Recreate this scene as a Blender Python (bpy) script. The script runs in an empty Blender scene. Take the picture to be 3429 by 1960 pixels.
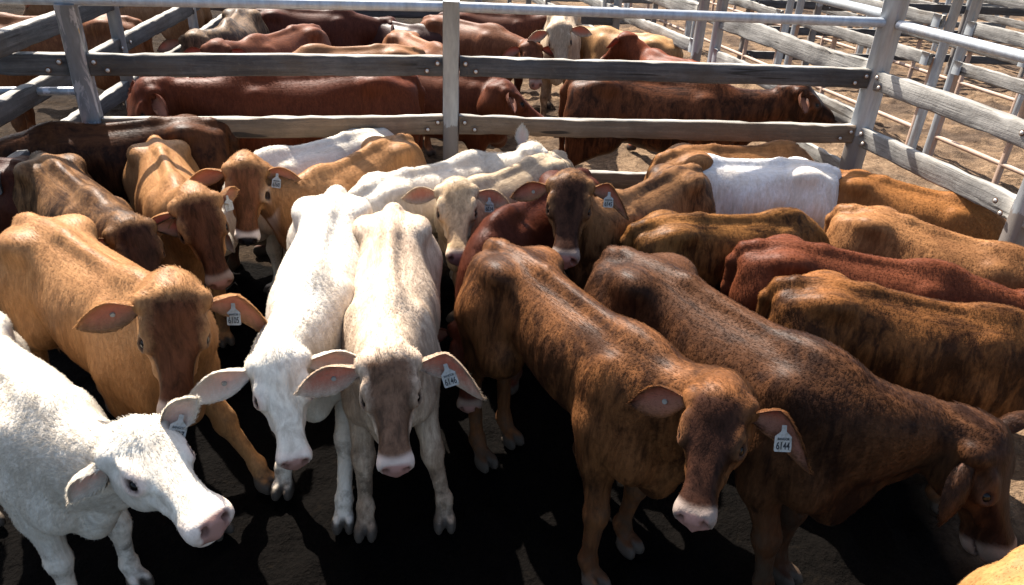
import bpy, bmesh, math, random
import numpy as np
from mathutils import Vector, Matrix

# ---------------------------------------------------------------- camera, sky, sun, exposure
scene = bpy.context.scene
COL = scene.collection
random.seed(4)

cam = bpy.data.cameras.new('camera'); cam.sensor_width = 36.0; cam.lens = 25.646; cam.clip_start = .05; cam.clip_end = 800
cam_o = bpy.data.objects.new('camera', cam); COL.objects.link(cam_o)
PITCH, ROLL, EYE_H = .507937, .0508296, 2.354384
_fw = Vector((0, math.cos(PITCH), -math.sin(PITCH))); _rt = Vector((1, 0, 0)); _up = _rt.cross(_fw)
_r = _rt * math.cos(ROLL) + _up * math.sin(ROLL); _u = _up * math.cos(ROLL) - _rt * math.sin(ROLL)
cam_o.matrix_world = Matrix(((_r.x, _u.x, -_fw.x, 0), (_r.y, _u.y, -_fw.y, 0), (_r.z, _u.z, -_fw.z, EYE_H), (0, 0, 0, 1)))
scene.camera = cam_o

SUN_TO = Vector((.47, -.77, -1.0)).normalized()        # direction the sunlight travels
world = bpy.data.worlds.new('World'); scene.world = world; world.use_nodes = True
wt = world.node_tree; wt.nodes.clear()
sky = wt.nodes.new('ShaderNodeTexSky'); sky.sky_type = 'NISHITA'; sky.sun_disc = False
sky.sun_elevation = math.asin(-SUN_TO.z); sky.sun_rotation = math.atan2(-SUN_TO.x, -SUN_TO.y)
sky.altitude = 100; sky.air_density = 1.0; sky.dust_density = 3.0; sky.ozone_density = .4
bg = wt.nodes.new('ShaderNodeBackground'); bg.inputs['Strength'].default_value = .088
wo = wt.nodes.new('ShaderNodeOutputWorld'); wt.links.new(sky.outputs[0], bg.inputs[0]); wt.links.new(bg.outputs[0], wo.inputs[0])
sun = bpy.data.lights.new('sun', 'SUN'); sun.energy = 5.0; sun.angle = math.radians(.53); sun.color = (1.0, .94, .85)
sun_o = bpy.data.objects.new('sun', sun); COL.objects.link(sun_o)
sun_o.rotation_euler = SUN_TO.to_track_quat('-Z', 'Y').to_euler(); sun_o.location = (-6, 9, 12)
vs = scene.view_settings; vs.view_transform = 'Standard'; vs.look = 'None'; vs.gamma = 1.0; vs.use_curve_mapping = False
vs.exposure = 1.9
scene.cycles.use_denoising = True
scene.cycles_curves.shape = 'RIBBONS'
scene.cycles.max_bounces = 6
scene.cycles.diffuse_bounces = 3

# ---------------------------------------------------------------- implicit surfaces -> mesh
def smin(a, b, k):
    h = np.maximum(k - np.abs(a - b), 0.0) / k
    return np.minimum(a, b) - h * h * k * 0.25

def smax(a, b, k):
    return -smin(-a, -b, k)

class Field:
    """A signed field on a rectilinear grid; shapes are blended in within their own boxes."""
    def __init__(self, xs, ys, zs):
        self.a = [np.asarray(q, np.float32) for q in (xs, ys, zs)]
        self.f = np.full([len(q) for q in self.a], 0.6, np.float32)
    def _box(self, lo, hi):
        sl = []
        for q, l, h in zip(self.a, lo, hi):
            i0 = max(int(np.searchsorted(q, l)) - 1, 0)
            i1 = min(int(np.searchsorted(q, h)) + 1, len(q))
            sl.append(slice(i0, i1))
        P = (self.a[0][sl[0]][:, None, None], self.a[1][sl[1]][None, :, None], self.a[2][sl[2]][None, None, :])
        return tuple(sl), P
    def add(self, lo, hi, fn, k, cut=False):
        m = k + 0.03
        lo = np.asarray(lo) - m; hi = np.asarray(hi) + m
        sl, P = self._box(lo, hi)
        if any(s.stop - s.start < 1 for s in sl): return
        d = fn(*P)
        cur = self.f[sl]
        self.f[sl] = smax(cur, -d, k) if cut else smin(cur, d, k)
    def ellipsoid(self, c, r, k=0.05, R=None, cut=False):
        c = np.asarray(c, np.float32); r = np.asarray(r, np.float32)
        R = np.eye(3, dtype=np.float32) if R is None else np.asarray(R, np.float32)   # columns are the axes
        e = np.sqrt(((R * r) ** 2).sum(1))
        def fn(x, y, z):
            q = [(x - c[0]) * R[0, i] + (y - c[1]) * R[1, i] + (z - c[2]) * R[2, i] for i in range(3)]
            k0 = np.sqrt(sum((q[i] / r[i]) ** 2 for i in range(3)))
            k1 = np.sqrt(sum((q[i] / (r[i] * r[i])) ** 2 for i in range(3))) + 1e-6
            return k0 * (k0 - 1.0) / k1
        self.add(c - e, c + e, fn, k, cut)
    def cone(self, a, b, ra, rb, k=0.04):
        a = np.asarray(a, np.float32); b = np.asarray(b, np.float32)
        ab = b - a; L2 = float(ab.dot(ab)) + 1e-9
        m = max(ra, rb)
        def fn(x, y, z):
            t = np.clip(((x - a[0]) * ab[0] + (y - a[1]) * ab[1] + (z - a[2]) * ab[2]) / L2, 0, 1)
            dx = x - a[0] - t * ab[0]; dy = y - a[1] - t * ab[1]; dz = z - a[2] - t * ab[2]
            return np.sqrt(dx * dx + dy * dy + dz * dz) - (ra + (rb - ra) * t)
        self.add(np.minimum(a, b) - m, np.maximum(a, b) + m, fn, k)
    def mesh(self):
        """Surface nets over the zero level."""
        f = self.f; ins = f < 0
        nx, ny, nz = f.shape
        crn = [(i, j, k) for i in (0, 1) for j in (0, 1) for k in (0, 1)]
        def cs(o): return (slice(o[0], nx - 1 + o[0]), slice(o[1], ny - 1 + o[1]), slice(o[2], nz - 1 + o[2]))
        cnt = sum(ins[cs(o)].astype(np.int8) for o in crn)
        cell = (cnt > 0) & (cnt < 8)
        idx = np.argwhere(cell)
        vid = np.full(cell.shape, -1, np.int64); vid[cell] = np.arange(len(idx))
        acc = np.zeros((len(idx), 3)); num = np.zeros(len(idx))
        X = [self.a[0], self.a[1], self.a[2]]
        def val(o): return f[idx[:, 0] + o[0], idx[:, 1] + o[1], idx[:, 2] + o[2]].astype(np.float64)
        V = {o: val(o) for o in crn}
        for ax in range(3):
            for o in crn:
                if o[ax]: continue
                o2 = list(o); o2[ax] = 1; o2 = tuple(o2)
                a, b = V[o], V[o2]
                c = (a < 0) != (b < 0)
                t = np.where(c, a / np.where(a - b == 0, 1, a - b), 0)
                for q in range(3):
                    p0 = X[q][idx[:, q] + o[q]]
                    if q == ax: p0 = p0 + t * (X[q][idx[:, q] + 1] - X[q][idx[:, q]])
                    acc[:, q] += np.where(c, p0, 0)
                num += c
        co = acc / num[:, None]
        quads = []
        for ax in range(3):
            u, v = (ax + 1) % 3, (ax + 2) % 3
            s0 = [slice(None)] * 3; s1 = [slice(None)] * 3
            s0[ax] = slice(0, -1); s1[ax] = slice(1, None)
            for q in (u, v): s0[q] = slice(1, -1); s1[q] = slice(1, -1)
            A, B = ins[tuple(s0)], ins[tuple(s1)]
            for flag in (True, False):
                e = np.argwhere((A != B) & (A == flag))
                if not len(e): continue
                e[:, u] += 1; e[:, v] += 1
                def at(du, dv):
                    g = e.copy(); g[:, u] += du; g[:, v] += dv
                    return vid[g[:, 0], g[:, 1], g[:, 2]]
                q4 = np.stack([at(-1, -1), at(0, -1), at(0, 0), at(-1, 0)], 1)
                quads.append(q4 if flag else q4[:, ::-1])
        fa = np.concatenate(quads)
        return co, fa[(fa >= 0).all(1)]

def relax(co, quads, n=2, w=0.5):
    e = np.concatenate([quads[:, [0, 1]], quads[:, [1, 2]], quads[:, [2, 3]], quads[:, [3, 0]]])
    deg = np.bincount(e.ravel(), minlength=len(co)).astype(float)
    for it in range(n):
        for ww in (w, -w * 1.02):
            s = np.zeros_like(co)
            for q in range(3):
                s[:, q] = np.bincount(e[:, 0], co[e[:, 1], q], len(co)) + np.bincount(e[:, 1], co[e[:, 0], q], len(co))
            co = co + ww * (s / np.maximum(deg, 1)[:, None] - co)
    return co

def vnormals(co, quads):
    n = np.cross(co[quads[:, 2]] - co[quads[:, 0]], co[quads[:, 3]] - co[quads[:, 1]])
    out = np.zeros_like(co)
    for i in range(4):
        for q in range(3): out[:, q] += np.bincount(quads[:, i], n[:, q], len(co))
    return out / (np.linalg.norm(out, axis=1)[:, None] + 1e-12)

def unit(v):
    v = np.asarray(v, float); return v / (np.linalg.norm(v) + 1e-12)

def grid1(lo, hi, coarse, flo, fhi, fine):
    """Grid coordinates with a finer band flo..fhi."""
    q = [lo]
    while q[-1] < hi:
        x = q[-1]
        g = max(flo - x, x - fhi, 0.0)
        q.append(x + min(coarse, fine + g * 0.25))
    return np.array(q)

def interp_s(x, xp, yp):
    """Smooth (cosine-free, Catmull-Rom) interpolation of a profile, done through a dense table."""
    xp = np.asarray(xp, float); yp = np.asarray(yp, float)
    m = np.gradient(yp, xp)
    t = np.linspace(xp[0], xp[-1], 240)
    i = np.clip(np.searchsorted(xp, t) - 1, 0, len(xp) - 2)
    h = xp[i + 1] - xp[i]; u = (t - xp[i]) / h
    tab = ((2*u**3 - 3*u**2 + 1) * yp[i] + (u**3 - 2*u**2 + u) * h * m[i] + (-2*u**3 + 3*u**2) * yp[i + 1] + (u**3 - u**2) * h * m[i + 1])
    return np.interp(x, t, tab).astype(np.float32)

# torso profile, measured from the tail head, for an animal 1.0 m high at the hips
T_X = [-.085, -.06, -.02, .05, .14, .25, .38, .52, .65, .76, .86, .94, .985, 1.0]
T_TOP = [.80, .890, .950, .978, .998, .992, .972, .960, .964, .975, .950, .880, .80, .74]
T_BOT = [.75, .68, .62, .605, .61, .595, .555, .525, .51, .505, .505, .53, .60, .71]
T_W = [.012, .050, .085, .126, .156, .158, .178, .192, .182, .160, .142, .112, .065, .015]
# head profile along the face from poll (0) to the tip of the muzzle (.41)
H_X = [-.07, -.045, 0.0, .05, .10, .15, .20, .25, .30, .345, .38, .402, .412]
H_TOP = [-.02, .022, .052, .066, .068, .058, .047, .040, .036, .037, .031, .014, -.012]
H_BOT = [-.04, -.075, -.105, -.125, -.136, -.134, -.115, -.095, -.086, -.084, -.078, -.062, -.038]
H_W = [.02, .050, .080, .092, .096, .093, .072, .056, .050, .055, .055, .042, .016]

EYE_C = np.array([.158, .0755, .017])      # centre of an eyeball in the head's frame
def build_calf(p):
    """Body mesh of one animal in its own frame (x forward, y left, z up, origin on the ground under the tail head).
    p: pose dictionary. Returns arrays and anchor points."""
    s = p['s']; res = p.get('res', .016); fat = p.get('fat', 1.0)
    bend = p.get('bend', 0.0)                        # lateral curve of the trunk
    poll = np.array(p['poll']) / s; muz = np.array(p['muzzle']) / s      # in the animal's frame
    hX = unit(muz - poll)
    up = np.array(p.get('hup', (0, 0, 1.0)))
    if abs(hX[2]) > .9: up = up + np.array([.6, 0, 0])
    hZ = unit(up - hX * up.dot(hX)); hY = np.cross(hZ, hX)
    if p.get('hroll'):
        c_, s_ = math.cos(p['hroll']), math.sin(p['hroll'])
        hY, hZ = c_ * hY + s_ * hZ, c_ * hZ - s_ * hY
    HR = np.stack([hX, hY, hZ], 1)
    hs = p.get('hs', 1.0)                            # head size
    def hp(x, y, z): return poll + HR @ (np.array([x, y, z]) * hs)
    yc = lambda x: bend * (1 - ((x - .42) / .5) ** 2)
    # ---- grid
    legs = p.get('legs', {})
    hcen = hp(.2, 0, -.03)
    base = {'fl': (.80, .108), 'fr': (.80, -.108), 'hl': (.03, .108), 'hr': (.03, -.108)}
    feet = {}
    for k_, (bx, by) in base.items():
        o = legs.get(k_, (0, 0)); feet[k_] = np.array([bx + o[0] / s, by + o[1] / s])
    ext = np.array([poll, muz, hp(.4, .1, .1), hp(.4, -.1, -.1), hp(0, .1, -.15), hp(0, -.1, .08), hp(-.07, 0, 0), hp(.15, .12, -.15), hp(.15, -.12, -.15),
                    (-.2, -.27, -.03), (1.03, .27, 1.03)] + [(f[0] + dx, f[1] + dy, 0) for f in feet.values() for dx in (-.08, .14) for dy in (-.08, .08)])
    lo, hi = ext.min(0) - .04, ext.max(0) + .04
    fine = p.get('fine', .009); hr_ = .16 if fine < res else 0
    ax = [grid1(lo[i], hi[i], res, (hcen[i] - .2), (hcen[i] + .2), fine) if fine < res else np.arange(lo[i], hi[i], res) for i in range(3)]
    F = Field(*ax)
    # ---- trunk
    txs = np.array(T_X)
    tw = np.array(T_W) * np.where((txs > .2) & (txs < .75), fat, 1 + (fat - 1) * .4)
    tb = np.array(T_BOT) - np.where((txs > .2) & (txs < .85), (fat - 1) * .35, 0)
    tt = np.array(T_TOP) + np.interp(txs, [.1, .5, .8], [0, 0, p.get('withers', 0.0)])
    def trunk(x, y, z):
        w = interp_s(x, T_X, tw); t = interp_s(x, T_X, tt); b = interp_s(x, T_X, tb)
        w = np.maximum(w, .006)
        yy = np.abs(y - yc(x))
        zc = b + (t - b) * .50
        hh = np.where(z > zc, t - zc, zc - b); hh = np.maximum(hh, .01)
        n = np.where(z > zc, 1.85, 2.3)
        q = ((yy / w) ** n + (np.abs(z - zc) / hh) ** n) ** (1 / n)
        d = (q - 1) * np.minimum(w, hh) * .9
        over = np.maximum(np.maximum(T_X[0] - x, x - T_X[-1]), 0)
        ribs = .0034 * np.sin(x * 2 * np.pi / .052 + z * 5) * np.exp(-((x - .5) / .16) ** 2) * np.exp(-((z - .74) / .13) ** 2)
        return np.sqrt(np.maximum(d, 0) ** 2 + over ** 2) + np.minimum(d, 0) + ribs * p.get('ribs', 1)
    F.add((-.1, -.3 - abs(bend), .4), (1.02, .3 + abs(bend), 1.04), trunk, .05)
    E = F.ellipsoid
    for sg in (1, -1):
        E((.15, sg * .120 + yc(.15), .938), (.07, .042, .040), .075)                     # hook bones
        E((-.035, sg * .060 + yc(0), .885), (.04, .03, .04), .06)                        # pin bones
        E((.07, sg * .100 + yc(.05), .755), (.155, .070 * fat, .185), .06)                 # thigh
        E((.77, sg * .108 + yc(.76), .72), (.085, .055, .20), .05)                       # shoulder
        E((.30, sg * .225 + yc(.3), .87), (.09, .055, .055), .08, cut=True); E((.63, sg * .235 + yc(.63), .74), (.05, .055, .13), .06, cut=True)              # hollow flank
        E((.90, sg * .10 + yc(.9), .62), (.075, .06, .10), .06)                          # point of the shoulder
    E((.80, yc(.8), .962 + p.get('hump', 0.0)), (.12, .042, .045), .05); F.cone((.02, yc(0), .958), (.30, yc(.3), .985), .018, .018, .04); F.cone((.30, yc(.3), .980), (.72, yc(.7), .955), .018, .020, .04)                   # withers
    # ---- neck
    A = np.array([.86, yc(.86), .765]); T = hp(.030, 0, -.070)
    back = unit(-hX * .6 + hZ * .25 + np.array([0, 0, .0]))
    M1 = A + np.array([.17, 0, .06]); M2 = T - hX * .05 - hZ * .12
    u = np.linspace(0, 1, 7)[:, None]
    C = (1 - u) ** 3 * A + 3 * (1 - u) ** 2 * u * M1 + 3 * (1 - u) * u ** 2 * M2 + u ** 3 * T
    rw = np.linspace(.126, .055, 7); rh = np.array([.192, .170, .146, .124, .106, .090, .074])
    for i in range(7):
        t = unit(C[min(i + 1, 6)] - C[max(i - 1, 0)])
        f_ = i / 6
        upv = unit((1 - f_) * np.array([0, 0, 1.0]) + f_ * hZ + np.array([.001, 0, 0]))
        zz = unit(upv - t * upv.dot(t)); yy = np.cross(zz, t)
        E(C[i], (.11, rw[i], rh[i]), .06, R=np.stack([t, yy, zz], 1))
    # brisket and dewlap
    E((.93, yc(.93), .555), (.065, .045, .09), .06)
    dl = p.get('dewlap', 1.0)
    pts = [hp(.06, 0, -.13), C[4] - np.array([0, 0, .135]), C[2] - np.array([-.01, 0, .215]), np.array([.95, yc(.95), .50])]
    rr = [.018, .022, .026, .04]
    for i in range(3): F.cone(pts[i], pts[i + 1], rr[i] * dl, rr[i + 1] * dl, .06)
    # ---- head
    hr3 = HR.astype(np.float32)
    hxs = np.array(H_X); mz = np.interp(hxs, [.22, .33], [0, 1]) * (p.get('mz', 1.0) - 1)
    hw_ = np.array(H_W) * (p.get('hw', 1.0) + mz); hb_ = np.array(H_BOT) * (1 + mz * .8) * np.interp(hxs, [0, .1, .3], [1, p.get('jaw', 1.0), 1])
    def head(x, y, z):
        dx, dy, dz = (x - poll[0]) / hs, (y - poll[1]) / hs, (z - poll[2]) / hs
        X = dx * hr3[0, 0] + dy * hr3[1, 0] + dz * hr3[2, 0]
        Y = np.abs(dx * hr3[0, 1] + dy * hr3[1, 1] + dz * hr3[2, 1])
        Z = dx * hr3[0, 2] + dy * hr3[1, 2] + dz * hr3[2, 2]
        w = interp_s(X, H_X, hw_); t = interp_s(X, H_X, H_TOP); b = interp_s(X, H_X, hb_)
        zc = t + (b - t) * .36
        hh = np.where(Z > zc, t - zc, zc - b); hh = np.maximum(hh, .008)
        w = w * np.where(Z < zc, 1 - .30 * np.clip((zc - Z) / hh, 0, 1), 1.0)
        w = np.maximum(w, .008)
        n = np.where(Z > zc, 2.9, 2.4)
        q = ((Y / w) ** n + (np.abs(Z - zc) / hh) ** n) ** (1 / n)
        d = (q - 1) * np.minimum(w, hh) * .9
        over = np.maximum(np.maximum(H_X[0] - X, X - H_X[-1]), 0)
        return (np.sqrt(np.maximum(d, 0) ** 2 + over ** 2) + np.minimum(d, 0)) * hs
    hb = np.array([hp(x, y, z) for x in (-.08, .42) for y in (-.12, .12) for z in (-.15, .09)])
    F.add(hb.min(0), hb.max(0), head, .04)
    def HE(c, r, k, cut=False, rot=None):
        R = HR if rot is None else HR @ rot
        E(hp(*c), np.array(r) * hs, k, R=R, cut=cut)
    def ry(a, b=0.0):   # small local rotation about y then z
        ca, sa, cb, sb = math.cos(a), math.sin(a), math.cos(b), math.sin(b)
        return np.array([[cb, -sb, 0], [sb, cb, 0], [0, 0, 1]]) @ np.array([[ca, 0, sa], [0, 1, 0], [-sa, 0, ca]])
    HE((.035, 0, .050), (.05, .055, .028), .04)                                            # poll dome
    for sg in (1, -1):
        HE((.126, sg * .081, .042), (.045, .020, .018), .018, rot=ry(.2, sg * -.15))          # brow
        HE((.125, sg * .062, -.065), (.075, .030, .062), .04)                                # cheek
        HE((.215, sg * .058, -.012), (.055, .012, .014), .018, rot=ry(.25))                      # cheek ridge
        eo = unit((.06, sg * .84, .54)); ex = unit(np.array([1.0, 0, -.28]) - eo * eo.dot((1.0, 0, -.28))); ER = np.stack([ex, eo, np.cross(ex, eo)], 1)
        HE(EYE_C * (1, sg, 1), (.037, .0285, .029), .016, rot=ER)                             # lids
        HE(EYE_C * (1, sg, 1) + eo * .027, (.0245, .017, .0130), .004, cut=True, rot=ER)       # eye opening
        HE((.368, sg * .037, .006), (.025, .020, .022), .018)                                  # nostril wing
        HE((.394, sg * .036, .008), (.022, .0115, .015), .008, cut=True, rot=ry(.5, sg * .6))  # nostril
        HE((.255, sg * .078, .006), (.055, .018, .020), .022, cut=True); HE((.075, sg * .112, .030), (.04, .02, .022), .022, cut=True)                           # hollow of the face
        HE((.035, sg * .088, .018), (.032, .026, .032), .03)                                  # ear root
    HE((.350, 0, -.078), (.042, .040, .018), .02)                                             # chin
    HE((.375, 0, -.052), (.05, .075, .0035), .008, cut=True)                                   # mouth line
    # ---- legs
    hoofs = []
    for key, (bx, by) in base.items():
        sg = 1 if by > 0 else -1
        fx, fy = feet[key]
        bb = yc(bx)
        lift = 0.0
        if key[0] == 'f':
            el = np.array([.77, by + bb, .52]); kn = np.array([.80 + (fx - .80) * .45, by + bb + (fy - by - bb) * .5, .305])
            ft = np.array([fx - .01, fy, .095])
            F.cone((.76, by + bb, .66), el, .080, .064, .06)
            F.cone(el, kn + np.array([0, 0, .03]), .058, .040, .04)
            E(kn, (.043, .040, .052), .03)
            F.cone(kn, ft, .036, .027, .03)
        else:
            st = np.array([.20, by * 1.05 + bb, .60]); hk = np.array([-.045 + (fx - .03) * .6, by * .95 + bb + (fy - by - bb) * .5, .385])
            ft = np.array([fx - .03, fy, .10])
            F.cone((.08, by + bb, .75), st, .105, .075, .07)
            F.cone((.02, by + bb, .70), hk + np.array([.03, 0, .10]), .085, .047, .06)
            F.cone(st, hk + np.array([.02, 0, .05]), .075, .040, .05)
            E(hk, (.040, .032, .055), .03); E(hk + np.array([-.03, 0, .02]), (.018, .018, .03), .03)
            F.cone(hk, ft, .036, .027, .03)
        E(ft, (.034, .034, .036), .02)
        hf = np.array([fx + .025, fy, .035])
        F.cone(ft, hf, .030, .034, .02)
        for q in (1, -1):
            E(hf + np.array([.022, q * .0235, -.008]), (.052, .0225, .040), .006)
        F.ellipsoid(hf + np.array([.0, 0, -.06]), (.11, .07, .024), .004, cut=True)
        hoofs.append(hf)
    # ---- tail
    tl = p.get('tail', 0.0)
    tp = [(.00, 0, .955), (-.055, tl * .1, .930), (-.098, tl * .3, .86), (-.105, tl * .7, .72), (-.095, tl, .55), (-.09, tl * 1.1, .42)]
    tr = [.030, .034, .030, .023, .018, .020]
    tp = [np.array(q) + np.array([0, yc(0), 0]) for q in tp]
    for i in range(5): F.cone(tp[i], tp[i + 1], tr[i], tr[i + 1], .025)
    E(tp[5] - np.array([0, 0, .05]), (.03, .028, .075), .03)
    co, fa = F.mesh()
    co = relax(co, fa, 2, .45)
    # ---- masks (in unit frame)
    Hc = (co - poll) @ HR / hs
    sstep = lambda a, b, x: np.clip((x - a) / (b - a), 0, 1) ** 2 * (3 - 2 * np.clip((x - a) / (b - a), 0, 1))
    inhead = sstep(.17, .10, np.abs(Hc[:, 1])) * sstep(-.02, .05, Hc[:, 0]) * sstep(-.175, -.145, Hc[:, 2] - .12 * np.clip((Hc[:, 0] - .2) / .15, 0, 1) * .4) * sstep(.14, .10, Hc[:, 2]) * sstep(.52, .45, Hc[:, 0])
    X, Y, Z = Hc[:, 0], np.abs(Hc[:, 1]), Hc[:, 2]
    pad = sstep(.370, .380, X - .25 * (Y / .06) ** 4 * .06) * sstep(.052, .044, Y) * sstep(-.050, -.042, Z) * inhead
    nostril = np.exp(-(((X - .392) / .020) ** 2 + ((Y - .036) / .011) ** 2 + ((Z - .008) / .014) ** 2)) * inhead
    mouth = np.exp(-((Z + .052) / .0045) ** 2) * sstep(.30, .34, X) * inhead
    muzzle = sstep(.340, .366, X + .02 * (Y / .06) ** 2 - .25 * np.minimum(Z + .02, 0)) * sstep(-.12, -.10, Z) * inhead
    eo = unit((.06, .84, .54)); ex = unit(np.array([1.0, 0, -.28]) - eo * eo.dot((1.0, 0, -.28))); ez = np.cross(ex, eo)
    ed = np.stack([X, Y, Z], 1) - EYE_C
    ea, eb, ec = ed @ ex, ed @ ez, ed @ eo
    eyeM = np.exp(-((ea / .042) ** 2 + (eb / .030) ** 2) ** 1.5) * sstep(.0, .015, ec) * sstep(.058, .044, ec) * inhead
    rim = np.exp(-((ea / .0285) ** 2 + (eb / .0160) ** 2) ** 3) * sstep(.0, .012, ec) * sstep(.058, .044, ec) * inhead
    face = sstep(.112, .045, np.abs(Y)) * sstep(-.03, .05, X) * sstep(-.02, .02, Z) * inhead
    hoof = sstep(.062, .050, co[:, 2])
    leg = sstep(.50, .25, co[:, 2])
    belly = sstep(.56, .47, co[:, 2]) * sstep(.20, .45, co[:, 2])
    m1 = np.stack([np.clip(muzzle, 0, 1), np.clip(eyeM, 0, 1), np.clip(face, 0, 1), np.clip(pad, 0, 1)], 1)
    m2 = np.stack([np.clip(np.maximum(nostril * 1.2, np.maximum(mouth, rim)), 0, 1), hoof, leg, np.zeros(len(co))], 1)
    # hair flow and length
    flow = np.tile(np.array([-1.0, 0, -.15]), (len(co), 1))
    side = sstep(.02, .16, np.abs(co[:, 1] - yc(co[:, 0]))) * (1 - inhead)
    flow[:, 2] -= .75 * side
    lg = sstep(.55, .40, co[:, 2])
    flow = flow * (1 - lg[:, None]) + np.array([0, 0, -1.0]) * lg[:, None]
    wh = np.array([.085, 0, .07])
    rad = (Hc - wh); rad[:, 0] += .6 * np.clip(X - .12, 0, 1)
    rad = (rad / (np.linalg.norm(rad, axis=1)[:, None] + 1e-6)) @ HR.T
    flow = flow * (1 - inhead[:, None]) + rad * inhead[:, None]
    ridge = np.exp(-((co[:, 1] - yc(co[:, 0])) / .05) ** 2) * sstep(.86, .93, co[:, 2]) * (1 - inhead)
    neck = sstep(.80, .95, co[:, 0]) * (1 - inhead) * sstep(.6, .75, co[:, 2])
    tuft = .7 * np.exp(-(((X - .03) / .05) ** 2 + (Y / .045) ** 2 + ((Z - .06) / .05) ** 2))
    ln = .75 + .30 * ridge + .55 * neck + 1.2 * tuft - .38 * inhead * (1 - tuft) - .25 * lg
    ln *= (1 - pad) * (1 - hoof) * (1 - .65 * muzzle)
    tailm = sstep(-.07, -.085, co[:, 0]) * sstep(.55, .45, co[:, 2])
    ln += tailm * 1.6
    out = dict(co=co * s, fa=fa, m1=m1, m2=m2, flow=flow, ln=ln, HR=HR, hp=lambda x, y, z: hp(x, y, z) * s, s=s, C=C * s)
    return out

def ear_mesh(root, tip_dir, face_dir, L=.21, W=.056, curl=.35, droop=.25, fold=0.0, nu=12, nv=8):
    """A cupped leaf with thickness: returns verts, quads, inner flag, flow. tip_dir: root to tip; face_dir: where the hollow faces."""
    t = unit(tip_dir); n = unit(np.asarray(face_dir) - t * np.dot(face_dir, t)); b = np.cross(n, t)
    us = np.linspace(0, 1, nu); vs = np.linspace(-1, 1, nv)
    vf, vb = [], []
    for u in us:
        wd = W * (np.interp(u, [0, .10, .25, .42, .60, .78, .90, 1], [.36, .50, .84, 1.0, .93, .66, .38, .05]))
        cup = np.interp(u, [0, .2, .5, 1], [2.2, 1.75, 1.15, .7]) * (1 + curl)
        ax = t * (u * L) - np.array([0, 0, 1.0]) * droop * L * u ** 2 + n * (-.02 * math.sin(u * 3.1)) 
        if fold: ax = ax - np.array([0, 0, 1.0]) * fold * L * max(u - .42, 0) ** 1.3
        for v in vs:
            ang = v * cup * .85
            r = wd / max(cup * .85, .2)
            y = r * math.sin(ang); z = r * (math.cos(ang) - 1) * -1.0
            pnt = ax + b * y + n * z
            th = .0045 * (1 - abs(v) ** 3) * (1 - u ** 4) + .0012
            vf.append(root + pnt + n * th); vb.append(root + pnt - n * th)
    vf, vb = np.array(vf), np.array(vb)
    N = nu * nv; fa = []
    for i in range(nu - 1):
        for j in range(nv - 1):
            a = i * nv + j
            fa.append((a, a + 1, a + nv + 1, a + nv)); fa.append((N + a, N + a + nv, N + a + nv + 1, N + a + 1))
        a = i * nv; fa.append((a, a + nv, N + a + nv, N + a))
        a = i * nv + nv - 1; fa.append((a, N + a, N + a + nv, a + nv))
    a = (nu - 1) * nv
    for j in range(nv - 1): fa.append((a + j, a + j + 1, N + a + j + 1, N + a + j))
    co = np.concatenate([vf, vb]); fa = np.array(fa)
    nn = vnormals(co, fa)
    # orient: front sheet should point along n
    if (nn[:N] @ n).mean() < 0: fa = fa[:, ::-1]
    inner = np.zeros(2 * N)
    inner[:N] = np.clip(1 - np.abs(np.tile(vs, nu)) * 1.15, 0, 1) ** .7 * np.repeat(np.interp(us, [0, .12, .45, .75, .92, 1], [.3, .7, 1, .8, .2, 0]), nv)
    return co, fa, inner, t, (t, n, b)
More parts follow.
